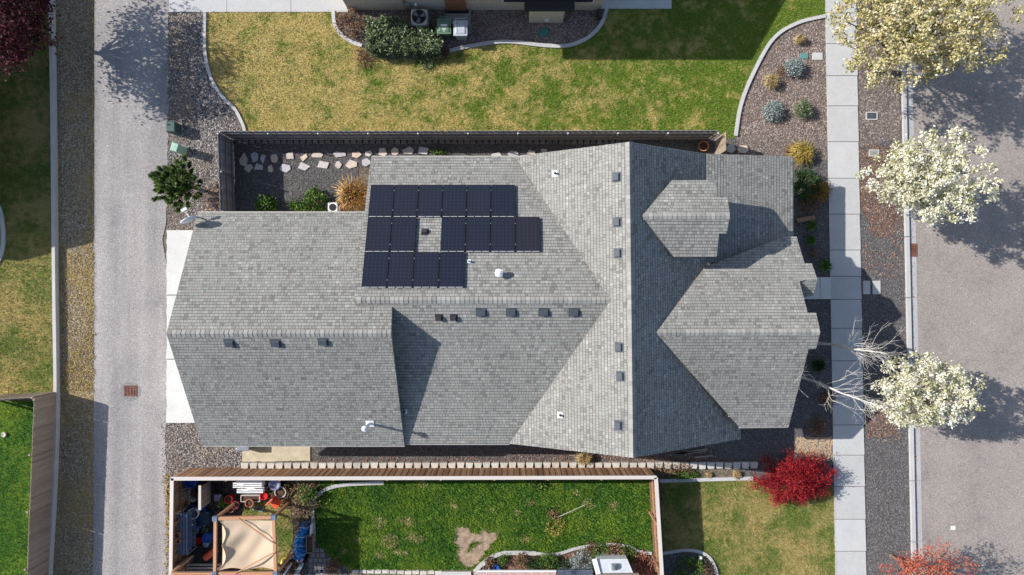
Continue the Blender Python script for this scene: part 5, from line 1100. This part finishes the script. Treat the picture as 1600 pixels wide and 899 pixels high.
# plants of the bottom bed
sheet('planting_bed', [(744, 893), (756, 881), (776, 868), (800, 864), (838, 865), (870, 866), (905, 856), (945, 851), (980, 854), (1002, 863), (1019, 865), (1026, 960), (744, 960)], Z1+.004, MT['g_red'])
sheet('planting_bed', [(1036, 866), (1075, 861), (1101, 867), (1115, 885), (1120, 960), (1036, 960)], Z1+.004, MT['g_dark'])
pot('grey ceramic pot in the curved planted bed', 760, 884, .16, .3, plain('grey_glaze', S(140, 140, 136), .5)); pot('blue glazed pot right of the grey one', 776, 884, .14, .3, BLUEP, None)
for x, y, r, mt, nm, lab in ((765, 875, .25, LO, 'shrub', 'tiny rust plant behind the grey pot'), (787, 873, .3, LG, 'shrub', 'olive plant in the middle of the curved bed'), (815, 873, .35, LO, 'shrub', 'rusty plant near the stone in the curved bed'), (834, 882, .5, LDG, 'shrub', 'round dark green shrub by the gutter'), (856, 874, .5, LG, 'shrub', 'fresh green shrub right of the dark round one'), (876, 884, .5, LDG, 'shrub', 'glossy dark plant above the pale covers'), (908, 878, .75, LB, 'shrub', 'grey lavender bush beside the lean-to'), (938, 862, .6, LG, 'shrub', 'green shrub directly above the lean-to'), (960, 862, .6, LO, 'shrub', 'purple brown shrub above the lean-to vent'), (978, 862, .5, LG, 'shrub', 'olive shrub at the right end of the wavy edging'), (924, 858, .4, LO, 'shrub', 'reddish dry shrub at the crest of the wavy edging'), (1075, 885, .8, LG, 'shrub', 'green shrub in the dark bed by the front lawn'), (1100, 890, .5, LO, 'shrub', 'dark red shrub at the curved edging of the front lawn')):
    shrub(nm, lab, x, y, r, r*.9, mt, int(2200*r), .05)
shrub('leaf_heap', 'heap of reddish brown leaves beside the fence and lean-to', 1003, 880, .75, .3, attrmat('brown_leaf', [S(110, 72, 58), S(150, 104, 86), S(176, 130, 110)], .9), 1800, .055, 'leaves', ry=.7)
m = MB(); m.lathe(P(1093, 869), [(.07, 0), (.08, .25), (.05, .3)], 12); tag(m.build('garden_light', MT['white']), 'small white garden light in the dark bed', 'lamp')
shrub('shrub', 'orange and yellow dry plant in the lush lawn', 867, 822, .55, .14, LY, 420, .05); shrub('shrub', 'purple brown dead plant beside the orange one', 866, 800, .4, .15, LO, 300, .05)
m = MB(); m.tube([P(872, 808, .25), P(895, 798, .3), P(914, 789, .25)], .012, 5); tag(m.build('stick', MT['cap_wood']), 'thin pale cane lying on the lush lawn', 'stick')
shrub('ground_cover', 'bright green leafy plant at the foot of the south fence', 842, 757, .5, .15, LG, 400, .07, 'plant', ry=.2, cs=.08)
T = thing('condenser_box', 'white framed box at the garage wall beside the shrub', 'utility box', P(524, 326)); c = P(524, 326); m = MB(); m.box(c+Vector((0, 0, .25)), (.5, .5, .5)); m.build('body', MT['white'], parent=T, bevel=.05); m = MB(); m.lathe(c+Vector((0, 0, .5)), [(.18, 0), (.18, .006)], 18); m.build('fan_opening', MT['black'], parent=T)
c = P(388, 694); T = thing('meter_cabinet', 'grey utility cabinet on the tan side patio', 'utility box', c); m = MB(); m.box(c+Vector((0, 0, .35)), (.6, .36, .7)); m.build('body', MT['steel'], parent=T, bevel=.02); m = MB(); m.box(c+Vector((0, -.19, .4)), (.4, .03, .4)); m.build('door', MT['vent'], parent=T)

# a few more odds and ends in the cluttered yard
c = P(343, 762); m = MB(); pts = [c+Vector((math.cos(k*.5)*(.16+.012*(k//12)), math.sin(k*.5)*(.16+.012*(k//12)), .03+.004*k)) for k in range(48)]; m.tube(pts, .014, 5); tag(m.build('garden_hose', MT['black']), 'coiled black hose right of the grey partition', 'hose')
for x, y, w_, d_, h, mt, lab in ((345, 800, .45, .2, .12, MT['ventdk'], 'dark empty tray above the canopy beam'), (318, 818, .3, .22, .3, plain('faded_lilac', S(134, 140, 168), .6), 'lilac plastic box right of the bottle crate'), (322, 828, .25, .2, .2, plain('sage_plastic', S(110, 130, 116), .6), 'sage green box above the blue bucket'), (301, 868, .35, .3, .3, NAVY, 'navy box at the lower end of the slatted rack'), (404, 795, .5, .18, .1, plain('aqua_tray', S(120, 150, 150), .6), 'aqua tray on the grass below the terracotta pot')):
    c = P(x, y); T = thing('storage_box', lab, 'box', c); m = MB(); m.box(c+Vector((0, 0, h/2)), (w_, d_, h), random.uniform(-.3, .3), taper=1.06); m.build('body', mt, parent=T, bevel=.015); m = MB(); m.box(c+Vector((0, 0, h+.008)), (w_*.8, d_*.8, .012), random.uniform(-.2, .2)); m.build('contents', SOILM, parent=T)
for x, y, h, lab in ((300, 762, 1.1, 'bundle of garden canes nearest the fence corner'), (300, 770, 1.0, 'bundle of garden canes lower along the left fence')):
    m = MB(); b0 = P(x+4, y)
    for k in range(7): q = b0+Vector((random.uniform(-.12, .12), random.uniform(-.15, .15), 0)); m.tube([q, q+Vector((-.12+random.gauss(0, .05), random.gauss(0, .08), h))], .012, 5)
    tag(m.build('garden_canes', MT['cap_wood']), lab, 'canes', 'cane bundles by the left fence')
